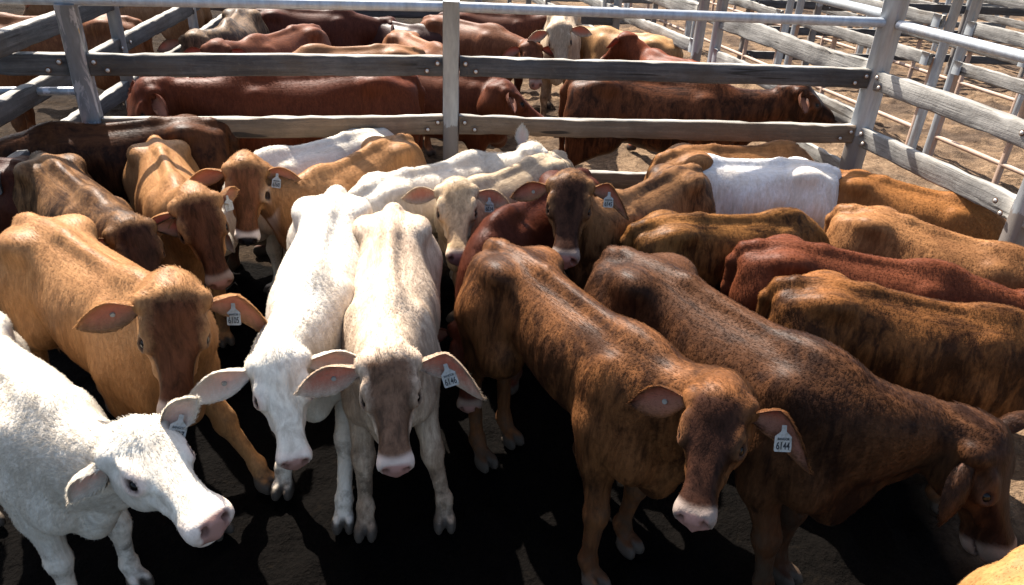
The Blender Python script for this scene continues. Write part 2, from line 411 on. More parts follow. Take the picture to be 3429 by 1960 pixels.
# ---------------------------------------------------------------- node helpers
class NT:
    def __init__(self, name):
        self.m = bpy.data.materials.new(name); self.m.use_nodes = True
        self.t = self.m.node_tree; self.t.nodes.clear()
        self.out = self.t.nodes.new('ShaderNodeOutputMaterial')
    def n(self, kind, **kw):
        nd = self.t.nodes.new('ShaderNode' + kind)
        for k, v in kw.items():
            if k.startswith('i_'):
                nd.inputs[k[2:].replace('_', ' ')].default_value = v
            else: setattr(nd, k, v)
        return nd
    def l(self, a, b): self.t.links.new(a, b); return b
    def math(self, op, a, b=None, c=None, clamp=False):
        nd = self.t.nodes.new('ShaderNodeMath'); nd.operation = op; nd.use_clamp = clamp
        for i, v in enumerate((a, b, c)):
            if v is None: continue
            if isinstance(v, (int, float)): nd.inputs[i].default_value = v
            else: self.l(v, nd.inputs[i])
        return nd.outputs[0]
    def mix(self, f, a, b, mode='MIX'):
        nd = self.t.nodes.new('ShaderNodeMix'); nd.data_type = 'RGBA'; nd.blend_type = mode
        for s, v in ((nd.inputs[0], f), (nd.inputs[6], a), (nd.inputs[7], b)):
            if isinstance(v, (int, float)): s.default_value = v
            elif isinstance(v, (tuple, list)): s.default_value = (*v[:3], 1)
            else: self.l(v, s)
        return nd.outputs[2]
    def ramp(self, f, *stops):
        nd = self.t.nodes.new('ShaderNodeValToRGB'); e = nd.color_ramp.elements
        while len(e) < len(stops): e.new(0.5)
        for q, (pos, col) in zip(e, stops):
            q.position = pos; q.color = (col, col, col, 1) if isinstance(col, (int, float)) else (*col, 1)
        self.l(f, nd.inputs[0]); return nd.outputs[0]
    def noise(self, vec, scale, detail=3, rough=.55, dist=0.0):
        nd = self.t.nodes.new('ShaderNodeTexNoise')
        nd.inputs['Scale'].default_value = scale; nd.inputs['Detail'].default_value = detail
        nd.inputs['Roughness'].default_value = rough; nd.inputs['Distortion'].default_value = dist
        if vec is not None: self.l(vec, nd.inputs['Vector'])
        return nd.outputs['Fac']
    def mapping(self, vec, scale=(1, 1, 1), loc=(0, 0, 0), rot=(0, 0, 0)):
        nd = self.t.nodes.new('ShaderNodeMapping')
        nd.inputs['Scale'].default_value = scale; nd.inputs['Location'].default_value = loc; nd.inputs['Rotation'].default_value = rot
        self.l(vec, nd.inputs['Vector']); return nd.outputs[0]
    def bump(self, h, strength, dist=.01):
        nd = self.t.nodes.new('ShaderNodeBump'); nd.inputs['Strength'].default_value = strength; nd.inputs['Distance'].default_value = dist
        self.l(h, nd.inputs['Height']); return nd.outputs[0]
    def bsdf(self, col, rough=.6, spec=.3, normal=None, metal=0.0, **kw):
        nd = self.t.nodes.new('ShaderNodeBsdfPrincipled')
        for key, v in (('Base Color', col), ('Roughness', rough), ('Metallic', metal), ('Specular IOR Level', spec)):
            if isinstance(v, (int, float)): nd.inputs[key].default_value = v
            elif isinstance(v, (tuple, list)): nd.inputs[key].default_value = (*v[:3], 1)
            else: self.l(v, nd.inputs[key])
        for k, v in kw.items(): nd.inputs[k.replace('_', ' ')].default_value = v
        if normal is not None: self.l(normal, nd.inputs['Normal'])
        return nd.outputs[0]
    def done(self, sh): self.l(sh, self.out.inputs['Surface']); return self.m

def coat_material(name, c, kind):
    """c: coat dictionary, kind: 'skin', 'ear' or 'fur'."""
    N = NT(name)
    tc = N.n('TexCoord').outputs['Object']
    off = tuple(c.get('seed', 0) * q for q in (1.7, 2.3, 0.9))
    at1 = N.n('Attribute', attribute_name='m1'); at2 = N.n('Attribute', attribute_name='m2')
    s1 = N.n('SeparateColor'); N.l(at1.outputs['Color'], s1.inputs[0])
    s2 = N.n('SeparateColor'); N.l(at2.outputs['Color'], s2.inputs[0])
    muz, eye, face, pad = s1.outputs[0], s1.outputs[1], s1.outputs[2], at1.outputs['Alpha']
    opn, hoof, leg, inner = s2.outputs[0], s2.outputs[1], s2.outputs[2], at2.outputs['Alpha']
    vn = N.n('VectorTransform', vector_type='NORMAL', convert_from='WORLD', convert_to='OBJECT')
    N.l(N.n('NewGeometry').outputs['Normal'], vn.inputs[0])
    if kind == 'fur': nsrc = N.n('Attribute', attribute_name='nrm').outputs['Vector']
    else: nsrc = vn.outputs[0]
    nz = N.n('SeparateXYZ'); N.l(nsrc, nz.inputs[0])
    topf = N.ramp(nz.outputs[2], (.55, 0.0), (.88, 1.0))
    def grain(k, m, d, r, dist=0.0):
        a = N.noise(N.mapping(tc, (k, k, k / m), off, (0, .35, 0)), 1.0, d, r, dist)
        b = N.noise(N.mapping(tc, (k / m, k, k), off), 1.0, d, r, dist)
        return N.math('ADD', N.math('MULTIPLY', a, N.math('SUBTRACT', 1.0, topf)), N.math('MULTIPLY', b, topf))
    st = grain(c.get('freq', 26), 4.5, 5, .68, .5)
    bl = N.noise(N.mapping(tc, (1, 1, 1), off), 3.2, 3, .5)
    f = N.math('ADD', N.math('MULTIPLY', st, .62), N.math('MULTIPLY', bl, .38))
    k = c.get('streak', .3)
    f = N.ramp(f, (.43, 0.0), (.57, 1.0))
    col = N.mix(N.math('MULTIPLY', f, k), c['base'], c['dark'])
    fine = grain(95, 6.0, 2, .6) if kind != 'fur' else None
    if kind != 'fur': col = N.mix(c.get('grain', .6), col, N.ramp(fine, (.30, .45), (.70, 1.0)), 'MULTIPLY')
    wb = N.ramp(N.noise(N.mapping(tc, (1, 1, 1), off), 14, 3, .6), (.35, 0.0), (.65, 1.0))
    def lay(mask, cc, amt, rag=.35):
        nonlocal col
        m = N.math('MULTIPLY', mask, amt) if rag == 0 else N.math('MULTIPLY', mask, N.math('MULTIPLY_ADD', wb, rag * amt, amt * (1 - rag)))
        col = N.mix(m, col, cc)
    fn = N.noise(N.mapping(tc, (1, 1, 1), off), 34, 4, .7)
    edge = N.math('MULTIPLY', face, N.math('SUBTRACT', 1.0, face))
    fm = N.math('ADD', N.math('MULTIPLY', face, 1.08), N.math('MULTIPLY', N.math('SUBTRACT', fn, .5), N.math('MULTIPLY_ADD', edge, 4.0, .45)), clamp=True)
    fm = N.math('MULTIPLY', fm, N.math('MULTIPLY', face, 5.0, clamp=True))
    fc = c.get('facec', c['dark'])
    fcol = N.mix(N.ramp(st, (.40, 0.0), (.62, 1.0)), tuple(min(q * 2.1, 1) for q in fc), tuple(q * .7 for q in fc))
    col = N.mix(N.math('MULTIPLY', fm, c.get('face', .3)), col, fcol)
    lay(leg, c.get('legc', c['base']), c.get('leg', .4), .6)
    if kind == 'skin':
      dirt = N.math('MULTIPLY', N.ramp(N.noise(tc, 9, 4, .65), (.45, 0.0), (.62, 1.0)), leg)
      col = N.mix(N.math('MULTIPLY', dirt, .75), col, (.045, .032, .022))
    lay(muz, c.get('muzc', (.46, .35, .27)), c.get('muz', .8), .15)
    lay(eye, c.get('eyec', (.34, .22, .13)), c.get('eye', .28), .2)
    col = N.mix(pad, col, c.get('nose', (.30, .16, .13)))
    col = N.mix(hoof, col, (.055, .043, .034))
    col = N.mix(opn, col, (.035, .018, .014))
    rough = N.math('MULTIPLY_ADD', pad, -.22, c.get('rough', .46))
    if kind == 'skin':
        h = N.math('ADD', fine, N.math('MULTIPLY', grain(230, 5.0, 2, .6), .6))
        sh = N.bsdf(col, rough, c.get('spec', .05), N.bump(h, .42, .004))
    elif kind == 'ear':
        vein = N.noise(N.mapping(tc, (70, 70, 70)), 1.0, 4, .65)
        pink = N.mix(vein, c.get('earin', (.50, .20, .14)), c.get('earin2', (.32, .17, .11)))
        col = N.mix(N.math('MULTIPLY', inner, .8), col, pink)
        a = N.bsdf(col, .7, .15, N.bump(vein, .5, .006))
        t = N.n('BsdfTranslucent'); N.l(N.mix(.55, col, c.get('glow', (.85, .13, .05))), t.inputs['Color'])
        mx = N.n('MixShader'); N.l(N.math('MULTIPLY_ADD', inner, .26, .10), mx.inputs[0]); N.l(a, mx.inputs[1]); N.l(t.outputs[0], mx.inputs[2])
        sh = mx.outputs[0]
    else:
        rnd = N.n('HairInfo').outputs['Random']
        col = N.mix(N.math('MULTIPLY', inner, .35), col, c.get('earin', (.50, .20, .14)))
        col = N.mix(1.0, col, N.ramp(rnd, (0.0, .80), (1.0, 1.15)), 'MULTIPLY')
        vt = N.n('VectorTransform', vector_type='NORMAL', convert_from='OBJECT', convert_to='WORLD')
        N.l(N.n('Attribute', attribute_name='nrm').outputs['Vector'], vt.inputs[0])
        sh = N.bsdf(col, .42, .05, vt.outputs[0])
        t = N.n('BsdfTranslucent'); N.l(col, t.inputs['Color'])
        mx = N.n('MixShader'); mx.inputs[0].default_value = .14; N.l(sh, mx.inputs[1]); N.l(t.outputs[0], mx.inputs[2]); sh = mx.outputs[0]
    return N.done(sh)

def link(o, parent=None):
    COL.objects.link(o)
    if parent is not None: o.parent = parent
    return o

def mesh_np(name, co, fa, mats, parent=None, smooth=True, mi=None):
    me = bpy.data.meshes.new(name)
    fa = np.asarray(fa); k = fa.shape[1]
    me.vertices.add(len(co)); me.vertices.foreach_set('co', np.asarray(co, np.float32).ravel())
    me.loops.add(fa.size); me.loops.foreach_set('vertex_index', fa.ravel().astype(np.int32))
    me.polygons.add(len(fa)); me.polygons.foreach_set('loop_start', np.arange(0, fa.size, k, dtype=np.int32))
    if smooth: me.polygons.foreach_set('use_smooth', np.ones(len(fa), bool))
    for m in (mats if isinstance(mats, (list, tuple)) else [mats]): me.materials.append(m)
    if mi is not None: me.polygons.foreach_set('material_index', np.asarray(mi, np.int32))
    me.update(calc_edges=True); me.validate()
    return link(bpy.data.objects.new(name, me), parent)

def set_col(me, name, arr):
    a = me.attributes.new(name, 'FLOAT_COLOR', 'POINT'); a.data.foreach_set('color', np.asarray(arr, np.float32).ravel())

def grow_fur(co, fa, nrm, flow, ln, m1, m2, count, length, mat, parent, rng, thick=1.0, zmin=0.0, messy=.22, boost=None):
    v = co[fa]
    area = .5 * np.linalg.norm(np.cross(v[:, 2] - v[:, 0], v[:, 3] - v[:, 1]), axis=1)
    fl = ln[fa].mean(1)
    w = area * np.clip(fl, 0, .9) * np.clip((v[:, :, 2].mean(1) - zmin) / .25, 0.04, 1) * np.clip(nrm[fa[:, 0], 2] * 1.5 + 1.0, .12, 1)
    if boost is not None: w = w * boost
    w = np.where(fl < .08, 0, w); w /= w.sum()
    fi = np.repeat(np.arange(len(fa)), rng.multinomial(count, w)); count = len(fi)
    a, b = rng.random(count), rng.random(count)
    W = np.stack([(1 - a) * (1 - b), a * (1 - b), a * b, (1 - a) * b], 1)
    def ip(arr):
        if arr.ndim == 1: return (arr[fa[fi]] * W).sum(1)
        return (arr[fa[fi]] * W[:, :, None]).sum(1)
    root = ip(co); n = ip(nrm); n /= np.linalg.norm(n, axis=1)[:, None] + 1e-9
    fw = ip(flow); L = ip(ln) * length * rng.uniform(.6, 1.25, count)
    wob = np.stack([np.sin(root[:, 1] * 23 + root[:, 2] * 31), np.sin(root[:, 0] * 27 + root[:, 2] * 19), np.sin(root[:, 0] * 29 + root[:, 1] * 21)], 1)
    fw = fw / (np.linalg.norm(fw, axis=1)[:, None] + 1e-9) + wob * messy * .45 + rng.normal(0, messy, (count, 3))
    t = fw - n * (fw * n).sum(1)[:, None]; t /= np.linalg.norm(t, axis=1)[:, None] + 1e-9
    lift = rng.uniform(.06, .30, count)[:, None]
    p0 = root - n * .002
    p1 = root + (t * .5 + n * lift * .8) * L[:, None]
    p2 = root + (t * 1.0 + n * lift) * L[:, None]
    P = np.stack([p0, p1, p2], 1).reshape(-1, 3)
    hc = bpy.data.hair_curves.new('fur'); hc.add_curves([3] * count)
    hc.points.foreach_set('position', P.astype(np.float32).ravel())
    r = (np.array([.00055, .00045, .00015]) * thick)[None, :].repeat(count, 0)
    hc.points.foreach_set('radius', r.astype(np.float32).ravel())
    def cattr(nm, kind, key, arr):
        q = hc.attributes.new(nm, kind, 'CURVE'); q.data.foreach_set(key, arr.astype(np.float32).ravel())
    cattr('m1', 'FLOAT_COLOR', 'color', ip(m1)); cattr('m2', 'FLOAT_COLOR', 'color', ip(m2))
    cattr('nrm', 'FLOAT_VECTOR', 'vector', n)
    hc.materials.append(mat)
    return link(bpy.data.objects.new('fur', hc), parent)

def eye_mesh():
    """Unit eyeball: sphere, shared by all animals."""
    bm = bmesh.new(); bmesh.ops.create_uvsphere(bm, u_segments=16, v_segments=10, radius=1.0)
    for f in bm.faces: f.smooth = True
    me = bpy.data.meshes.new('eye'); bm.to_mesh(me); bm.free(); return me

def make_calf(p, coat, label, group, name='calf', fur=26000, flen=.022, furmat=None):
    """p holds loc (tail head on the ground), yaw and the pose in the animal's own frame."""
    rng = np.random.default_rng(p.get('seed', 1))
    root = bpy.data.objects.new(name, None); link(root)
    root.location = (p['loc'][0], p['loc'][1], 0); root.rotation_euler = (0, 0, p['yaw'])
    root['label'] = label; root['category'] = 'calf'; root['group'] = group
    B = build_calf(p); s = p['s']; HR = B['HR']
    mats = [coat_material('coat', coat, 'skin'), coat_material('ear_skin', coat, 'ear')]
    co, fa = [B['co']], [B['fa']]; m1, m2 = [B['m1']], [B['m2']]
    flow, ln = [B['flow']], [B['ln']]; mi = [np.zeros(len(B['fa']), int)]
    ears = {}
    for sg, key in ((1, 'earl'), (-1, 'earr')):
        e = p.get(key, {})
        d = np.array(e.get('dir', (.12, 1.0, .02)), float); d[1] *= sg
        n = np.array(e.get('face', (.25, .15, 1.0)), float); n[1] *= sg
        c, f, inn, t, fr = ear_mesh(B['hp'](.045, sg * .085, .014), HR @ d, HR @ n, L=e.get('L', .195) * s, W=e.get('W', .060) * s,
                                    droop=e.get('droop', .25), fold=e.get('fold', 0.0), curl=e.get('curl', .3), nu=p.get('earn', 12))
        k = sum(len(q) for q in co)
        co.append(c); fa.append(f + k); mi.append(np.ones(len(f), int))
        z = np.zeros((len(c), 4)); m1.append(z); z2 = z.copy(); z2[:, 3] = inn; m2.append(z2)
        flow.append(np.tile(t, (len(c), 1))); ln.append(np.full(len(c), .90) - .70 * inn)
        ears[sg] = (c, fr, e)
    co, fa, m1, m2, flow, ln, mi = (np.concatenate(q) for q in (co, fa, m1, m2, flow, ln, mi))
    body = mesh_np('body', co, fa, mats, root, mi=mi)
    set_col(body.data, 'm1', m1); set_col(body.data, 'm2', m2)
    if fur:
        nrm = vnormals(co, fa)
        grow_fur(co, fa, nrm, flow, ln, m1, m2, fur, flen * s * coat.get('hair', 1.0), coat_material('fur', coat, 'fur'), root, rng,
                 p.get('thick', 1.0), .15, coat.get('messy', .2), np.where(mi == 1, 3.5, 1.0))
    for sg in (1, -1):
        e = bpy.data.objects.new('eye', EYE); link(e, root)
        e.location = B['hp'](*(EYE_C * (1, sg, 1)))
        e.scale = (.0225 * s * p.get('hs', 1.0),) * 3
    return root, B, ears
# ---------------------------------------------------------------- ground
def vnoise(x, y, f, seed=0):
    """Smooth lattice noise, 0..1."""
    rng = np.random.default_rng(seed); T = rng.random((256, 256))
    x = x * f + 37.3; y = y * f + 91.7
    i = np.floor(x).astype(int); j = np.floor(y).astype(int); a = x - i; b = y - j
    a = a * a * (3 - 2 * a); b = b * b * (3 - 2 * b)
    g = lambda p, q: T[p % 256, q % 256]
    return (g(i, j) * (1 - a) + g(i + 1, j) * a) * (1 - b) + (g(i, j + 1) * (1 - a) + g(i + 1, j + 1) * a) * b

def soil_material():
    N = NT('yard_soil')
    pos = N.n('NewGeometry').outputs['Position']
    sx = N.n('SeparateXYZ'); N.l(pos, sx.inputs[0])
    big = N.noise(pos, .9, 4, .6); mid = N.noise(pos, 6, 5, .65); fin = N.noise(pos, 45, 4, .7)
    dry = N.mix(N.ramp(mid, (.32, 0.0), (.68, 1.0)), (.115, .072, .043), (.215, .145, .090))
    dry = N.mix(N.math('MULTIPLY', N.ramp(N.noise(pos, 22, 5, .75), (.42, 0.0), (.62, 1.0)), .65), dry, (.045, .029, .019))
    wet = N.mix(N.ramp(mid, (.3, 0.0), (.7, 1.0)), (.030, .021, .016), (.072, .051, .037))
    lump = N.ramp(N.noise(pos, 1.1, 3, .6), (.47, 0.0), (.56, 1.0))
    far = N.ramp(N.math('ADD', N.math('MULTIPLY', sx.outputs[1], .1), N.math('MULTIPLY', big, .25)), (.78, 0.0), (.95, 1.0))
    dry = N.mix(N.math('MULTIPLY', lump, N.math('MULTIPLY_ADD', far, .6, .25)), dry, wet)
    # trampled manure in the selling pen; the next pen's left part is painted shade
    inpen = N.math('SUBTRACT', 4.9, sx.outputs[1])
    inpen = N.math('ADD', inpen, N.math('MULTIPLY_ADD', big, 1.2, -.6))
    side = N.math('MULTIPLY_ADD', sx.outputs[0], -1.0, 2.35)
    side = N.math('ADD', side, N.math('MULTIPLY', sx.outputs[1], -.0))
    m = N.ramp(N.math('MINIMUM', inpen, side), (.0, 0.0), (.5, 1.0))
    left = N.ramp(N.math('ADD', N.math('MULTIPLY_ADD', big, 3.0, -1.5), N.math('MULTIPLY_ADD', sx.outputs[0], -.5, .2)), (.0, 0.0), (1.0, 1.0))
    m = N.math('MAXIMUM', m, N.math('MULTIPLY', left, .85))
    mud = N.mix(N.ramp(fin, (.35, 0.0), (.7, 1.0)), (.0015, .0012, .001), (.003, .0023, .0019))  # manure tone, blackened further so sunlit gaps read as shade
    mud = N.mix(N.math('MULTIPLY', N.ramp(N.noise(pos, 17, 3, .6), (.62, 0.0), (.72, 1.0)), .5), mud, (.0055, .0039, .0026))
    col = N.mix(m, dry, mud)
    h = N.math('ADD', N.math('MULTIPLY', mid, .6), N.math('MULTIPLY', fin, .25))
    return N.done(N.bsdf(col, .95, .03, N.bump(h, 1.0, .07)))

def build_ground():
    def axis(lo, hi, flo, fhi, st):
        q = list(np.arange(flo, fhi, st)); d = st; x = flo; L = []
        while x > lo: d *= 1.25; x -= d; L.append(x)
        d = st; x = q[-1]; Rr = []
        while x < hi: d *= 1.25; x += d; Rr.append(x)
        return np.array(L[::-1] + q + Rr)
    xs = axis(-300, 300, -4.5, 8.0, .045); ys = axis(-60, 500, .4, 14.0, .045)
    X, Y = np.meshgrid(xs, ys, indexing='ij')
    Z = .018 * (vnoise(X, Y, 2.3, 1) - .5) + .020 * (vnoise(X, Y, 8.3, 2) - .5) + .016 * (vnoise(X, Y, 15, 3) - .5)
    clod = np.clip(vnoise(X, Y, 10.7, 5) - .58, 0, 1) * .14 * (.2 + vnoise(X, Y, .7, 6))
    Z += clod
    near = np.exp(-(np.maximum(np.abs(X) - 9, 0) / 6) ** 2) * np.exp(-(np.maximum(Y - 15, 0) / 8) ** 2)
    Z = Z * near - .022
    n, m = X.shape
    i = np.arange(n - 1)[:, None] * m + np.arange(m - 1)[None, :]
    fa = np.stack([i, i + m, i + m + 1, i + 1], -1).reshape(-1, 4)
    o = mesh_np('ground', np.stack([X, Y, Z], -1).reshape(-1, 3), fa, soil_material())
    o['kind'] = 'structure'
    return o

# ---------------------------------------------------------------- yard materials
def steel_material(name, base=(.30, .32, .335), dusty=0.0, splash=False, muddy=False):
    N = NT(name)
    tc = N.n('TexCoord').outputs['Object']; pos = N.n('NewGeometry').outputs['Position']
    sp = N.noise(N.mapping(tc, (9, 9, 2.2)), 3.0, 4, .6)
    col = N.mix(N.ramp(sp, (.3, 0.0), (.7, 1.0)), tuple(q * .78 for q in base), tuple(min(q * 1.18, 1) for q in base))
    dr = N.ramp(N.noise(N.mapping(tc, (14, 14, 1.2)), 1.0, 4, .65), (.50, 0.0), (.70, 1.0))
    col = N.mix(N.math('MULTIPLY', dr, .35), col, (.30, .24, .17))
    rust = N.ramp(N.noise(tc, 6, 5, .7), (.66, 0.0), (.74, 1.0))
    col = N.mix(N.math('MULTIPLY', rust, .55), col, (.16, .075, .035))
    metal, rough = .35, .48
    if muddy:                                        # smeared by the cattle below rail height
        sz = N.n('SeparateXYZ'); N.l(tc, sz.inputs[0])
        md = N.ramp(N.math('ADD', sz.outputs[2], N.math('MULTIPLY_ADD', N.noise(N.mapping(tc, (8, 8, 3)), 1.5, 4, .6), .5, -.25)), (.98, 1.0), (1.16, 0.0))
        col = N.mix(N.math('MULTIPLY', md, .8), col, (.115, .085, .062)); metal = N.math('MULTIPLY_ADD', md, -.35, .35)
    if dusty:
        dn = N.ramp(N.noise(pos, 5, 4, .6), (.25, .55), (.7, 1.0))
        col = N.mix(N.math('MULTIPLY', dn, dusty), col, (.30, .175, .11)); metal, rough = .05, .75
    if splash:
        n2 = N.noise(N.mapping(tc, (16, 16, 4.5), (3, 1, 2), (0, .25, 0)), 1.0, 5, .62, 1.2)
        col = N.mix(N.ramp(n2, (.52, 0.0), (.56, 1.0)), col, (.44, .455, .49))
        n3 = N.noise(N.mapping(tc, (20, 20, 2.2), (7, 5, 1)), 1.0, 3, .5, .6)
        col = N.mix(N.ramp(n3, (.70, 0.0), (.72, 1.0)), col, (.60, .36, .07))
    return N.done(N.bsdf(col, rough, .4, N.bump(N.noise(tc, 60, 3, .6), .12, .004), metal))

def timber_material(name, light, dark, brown=0.0, seed=0.0):
    """Weathered hardwood; the board's own x axis runs along the grain."""
    N = NT(name)
    tc = N.n('TexCoord').outputs['Object']
    rnd = N.n('ObjectInfo').outputs['Random']
    sh = N.n('CombineXYZ'); N.l(N.math('MULTIPLY', rnd, 40), sh.inputs[0]); N.l(N.math('MULTIPLY', rnd, 17), sh.inputs[1])
    v = N.n('VectorMath', operation='ADD'); N.l(tc, v.inputs[0]); N.l(sh.outputs[0], v.inputs[1]); v = v.outputs[0]
    g = N.noise(N.mapping(v, (1.6, 26, 34)), 1.0, 5, .62, .35)
    g2 = N.noise(N.mapping(v, (3.5, 95, 120)), 1.0, 3, .6)
    bl = N.noise(v, 3.6, 5, .65)
    wl = N.noise(v, 38, 4, .7)
    col = N.mix(N.ramp(g, (.30, 0.0), (.68, 1.0)), dark, light)
    col = N.mix(N.math('MULTIPLY', N.ramp(bl, (.42, 0.0), (.66, 1.0)), .55), col, tuple(q * .62 for q in dark))
    col = N.mix(N.math('MULTIPLY', N.ramp(wl, (.55, 0.0), (.72, 1.0)), .22), col, tuple(min(q * 1.35, 1) for q in light))
    if brown: col = N.mix(N.math('MULTIPLY', N.ramp(N.noise(v, 1.4, 3, .5), (.3, .4), (.65, 1.0)), brown), col, (.14, .085, .047))
    crack = N.ramp(g2, (.30, 1.0), (.40, 0.0))
    col = N.mix(N.math('MULTIPLY', crack, .6), col, (.03, .025, .02))
    sp = N.ramp(N.noise(N.mapping(v, (.9, 16, 20), (5, 3, 1)), 1.0, 2, .5, .8), (.305, 1.0), (.33, 0.0))
    col = N.mix(N.math('MULTIPLY', sp, .85), col, (.018, .015, .012))
    sm = N.ramp(N.noise(N.mapping(v, (2.2, 5, 5), (1, 8, 3)), 1.0, 4, .65), (.52, 0.0), (.66, 1.0))
    col = N.mix(N.math('MULTIPLY', sm, .5), col, (.07, .052, .036))
    h = N.math('ADD', N.math('MULTIPLY', g, .5), N.math('ADD', N.math('MULTIPLY', g2, .4), N.math('MULTIPLY', wl, .45)))
    return N.done(N.bsdf(col, .85, .22, N.bump(h, .75, .008)))

STEEL = steel_material('galvanised_steel')
STEEL_POST = steel_material('muddy_post_steel', muddy=True)
STEEL_PIPE = steel_material('galvanised_pipe', (.33, .35, .375))
STEEL_SPLASH = steel_material('paint_splashed_steel', (.22, .245, .27), 0, True)
STEEL_DUSTY = steel_material('dusty_steel', (.32, .28, .25), .75)
WOOD = [timber_material('grey_timber', (.235, .22, .20), (.085, .078, .070)),
        timber_material('bleached_timber', (.29, .275, .25), (.125, .116, .105)),
        timber_material('brown_grey_timber', (.20, .155, .112), (.075, .056, .041), .6),
        timber_material('dark_timber', (.105, .098, .093), (.036, .033, .0315))]  # darkened timber; the shade on rail faces is put into its colour
WOOD_TOP = timber_material('painted_lit_edge', (.34, .315, .28), (.17, .155, .135))  # lighter copy for upper edges, with the sunlight put into its colour
_b = NT('bolt_steel'); BOLT_M = _b.done(_b.bsdf((.42, .40, .37), .45, .4, None, .5))
_b = NT('rust_washer'); WASH_M = _b.done(_b.bsdf((.10, .052, .03), .9, .1))

# ---------------------------------------------------------------- yard pieces
def frame_at(A, B):
    A, B = Vector(A), Vector(B); x = (B - A).normalized()
    up = Vector((0, 0, 1)) if abs(x.z) < .95 else Vector((0, 1, 0))
    y = up.cross(x).normalized(); z = x.cross(y)
    return Matrix(((x.x, y.x, z.x, A.x), (x.y, y.y, z.y, A.y), (x.z, y.z, z.z, A.z), (0, 0, 0, 1))), (B - A).length

def place(o, M, parent):
    o.parent = parent
    o.matrix_local = (Matrix.Translation(-Vector(parent.location)) @ M) if parent is not None else M
    return o

def board(parent, A, B, h=.122, t=.045, mat=None, rough=.004, sag=0.0, seed=None, name='rail'):
    """Timber rail between two points given at its top centre."""
    M, L = frame_at(A, B)
    rng = np.random.default_rng(random.randrange(10 ** 6) if seed is None else seed)
    n = max(int(L / .07), 8); us = np.linspace(0, L, n)
    sec = np.array([(-.5, .42), (-.42, .5), (.42, .5), (.5, .42), (.5, 0), (.5, -.42), (.42, -.5), (-.42, -.5), (-.5, -.42), (-.5, 0)])
    k = len(sec); ph = rng.random(8) * 6.28; chip = rng.random((n, k)) ** 6 * rough * 2.2
    topn = np.cumsum(rng.normal(0, rough * .35, n)); topn -= np.linspace(topn[0], topn[-1], n)
    botn = np.cumsum(rng.normal(0, rough * .35, n)); botn -= np.linspace(botn[0], botn[-1], n)
    co = np.zeros((n, k, 3))
    for j, (a, b) in enumerate(sec):
        co[:, j, 0] = us + rng.normal(0, .001, n)
        co[:, j, 1] = a * t + .007 * np.sin(us * 1.7 + ph[0]) + .003 * np.sin(us * 5.1 + ph[1]) - np.sign(a) * chip[:, j] * (abs(a) > .3)
        co[:, j, 2] = -h / 2 + b * h + (topn if b > 0 else botn) - np.sign(b) * chip[:, (j + 3) % k] - sag * 4 * (us / L) * (1 - us / L)
    i = np.arange(n - 1)[:, None] * k; j = np.arange(k)[None, :]; j2 = (j + 1) % k
    fa = np.stack([i + j, i + k + j, i + k + j2, i + j2], -1).reshape(-1, 4)[:, ::-1]
    caps = [[(e * k + a, e * k + b, e * k + c, e * k + d) for a, b, c, d in ((0, 1, 2, 3), (0, 3, 4, 9), (9, 4, 5, 8), (8, 5, 6, 7))] for e in (0, n - 1)]
    fa = np.concatenate([fa, np.array(caps[0]), np.array(caps[1])[:, ::-1]])
    mi = np.zeros(len(fa), int); mi[1:(n - 1) * k:k] = 1            # upper edge painted lighter to stand in for sunlight on it
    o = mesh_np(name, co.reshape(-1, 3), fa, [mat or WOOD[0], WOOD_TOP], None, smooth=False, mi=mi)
    return place(o, M, parent)

def tube(parent, A, B, r=.030, mat=None, name='pipe', seg=16):
    M, L = frame_at(A, B)
    a = np.arange(seg) / seg * 2 * math.pi
    ring = np.stack([np.zeros(seg), r * np.cos(a), r * np.sin(a)], 1)
    n = 6
    co = np.concatenate([ring + (L * q / (n - 1), 0, 0) for q in range(n)])
    i = np.arange(n - 1)[:, None] * seg; j = np.arange(seg)[None, :]; j2 = (j + 1) % seg
    fa = np.stack([i + j, i + j2, i + seg + j2, i + seg + j], -1).reshape(-1, 4)[:, ::-1]
    o = mesh_np(name, co, fa, mat or STEEL_PIPE)
    return place(o, M, parent)

def prism(name, sx, sy, z0, z1, mat, bev=.008):
    """Square tube standing up, with softened corners and a cap."""
    q = [(sx / 2 - bev, sy / 2), (sx / 2, sy / 2 - bev)]
    ring = []
    for (mx, my, rev) in ((1, 1, False), (1, -1, True), (-1, -1, False), (-1, 1, True)):
        pts = [(x * mx, y * my) for x, y in q]
        ring += pts[::-1] if rev else pts
    k = len(ring); zs = [z0, (z0 + z1) / 2, z1]
    co = [(x, y, z) for z in zs for x, y in ring]
    fa = [(i * k + j, i * k + (j + 1) % k, (i + 1) * k + (j + 1) % k, (i + 1) * k + j) for i in range(2) for j in range(k)]
    fa = [f[::-1] for f in fa]
    t = 2 * k
    fa += [(t + 0, t + 7, t + 6, t + 1)[::-1], (t + 1, t + 6, t + 5, t + 2)[::-1], (t + 2, t + 5, t + 4, t + 3)[::-1]]
    return mesh_np(name, np.array(co, float), np.array(fa), mat, None, smooth=False)

def post(parent, xy, top, w=.10, d=.10, mat=None, yaw=0.0, lean=(0, 0)):
    o = prism('post', w, d, -.25, top, mat or STEEL_POST)
    M = Matrix.Translation((xy[0], xy[1], 0)) @ Matrix.Rotation(yaw, 4, 'Z') @ Matrix.Rotation(lean[0], 4, 'X') @ Matrix.Rotation(lean[1], 4, 'Y')
    return place(o, M, parent)

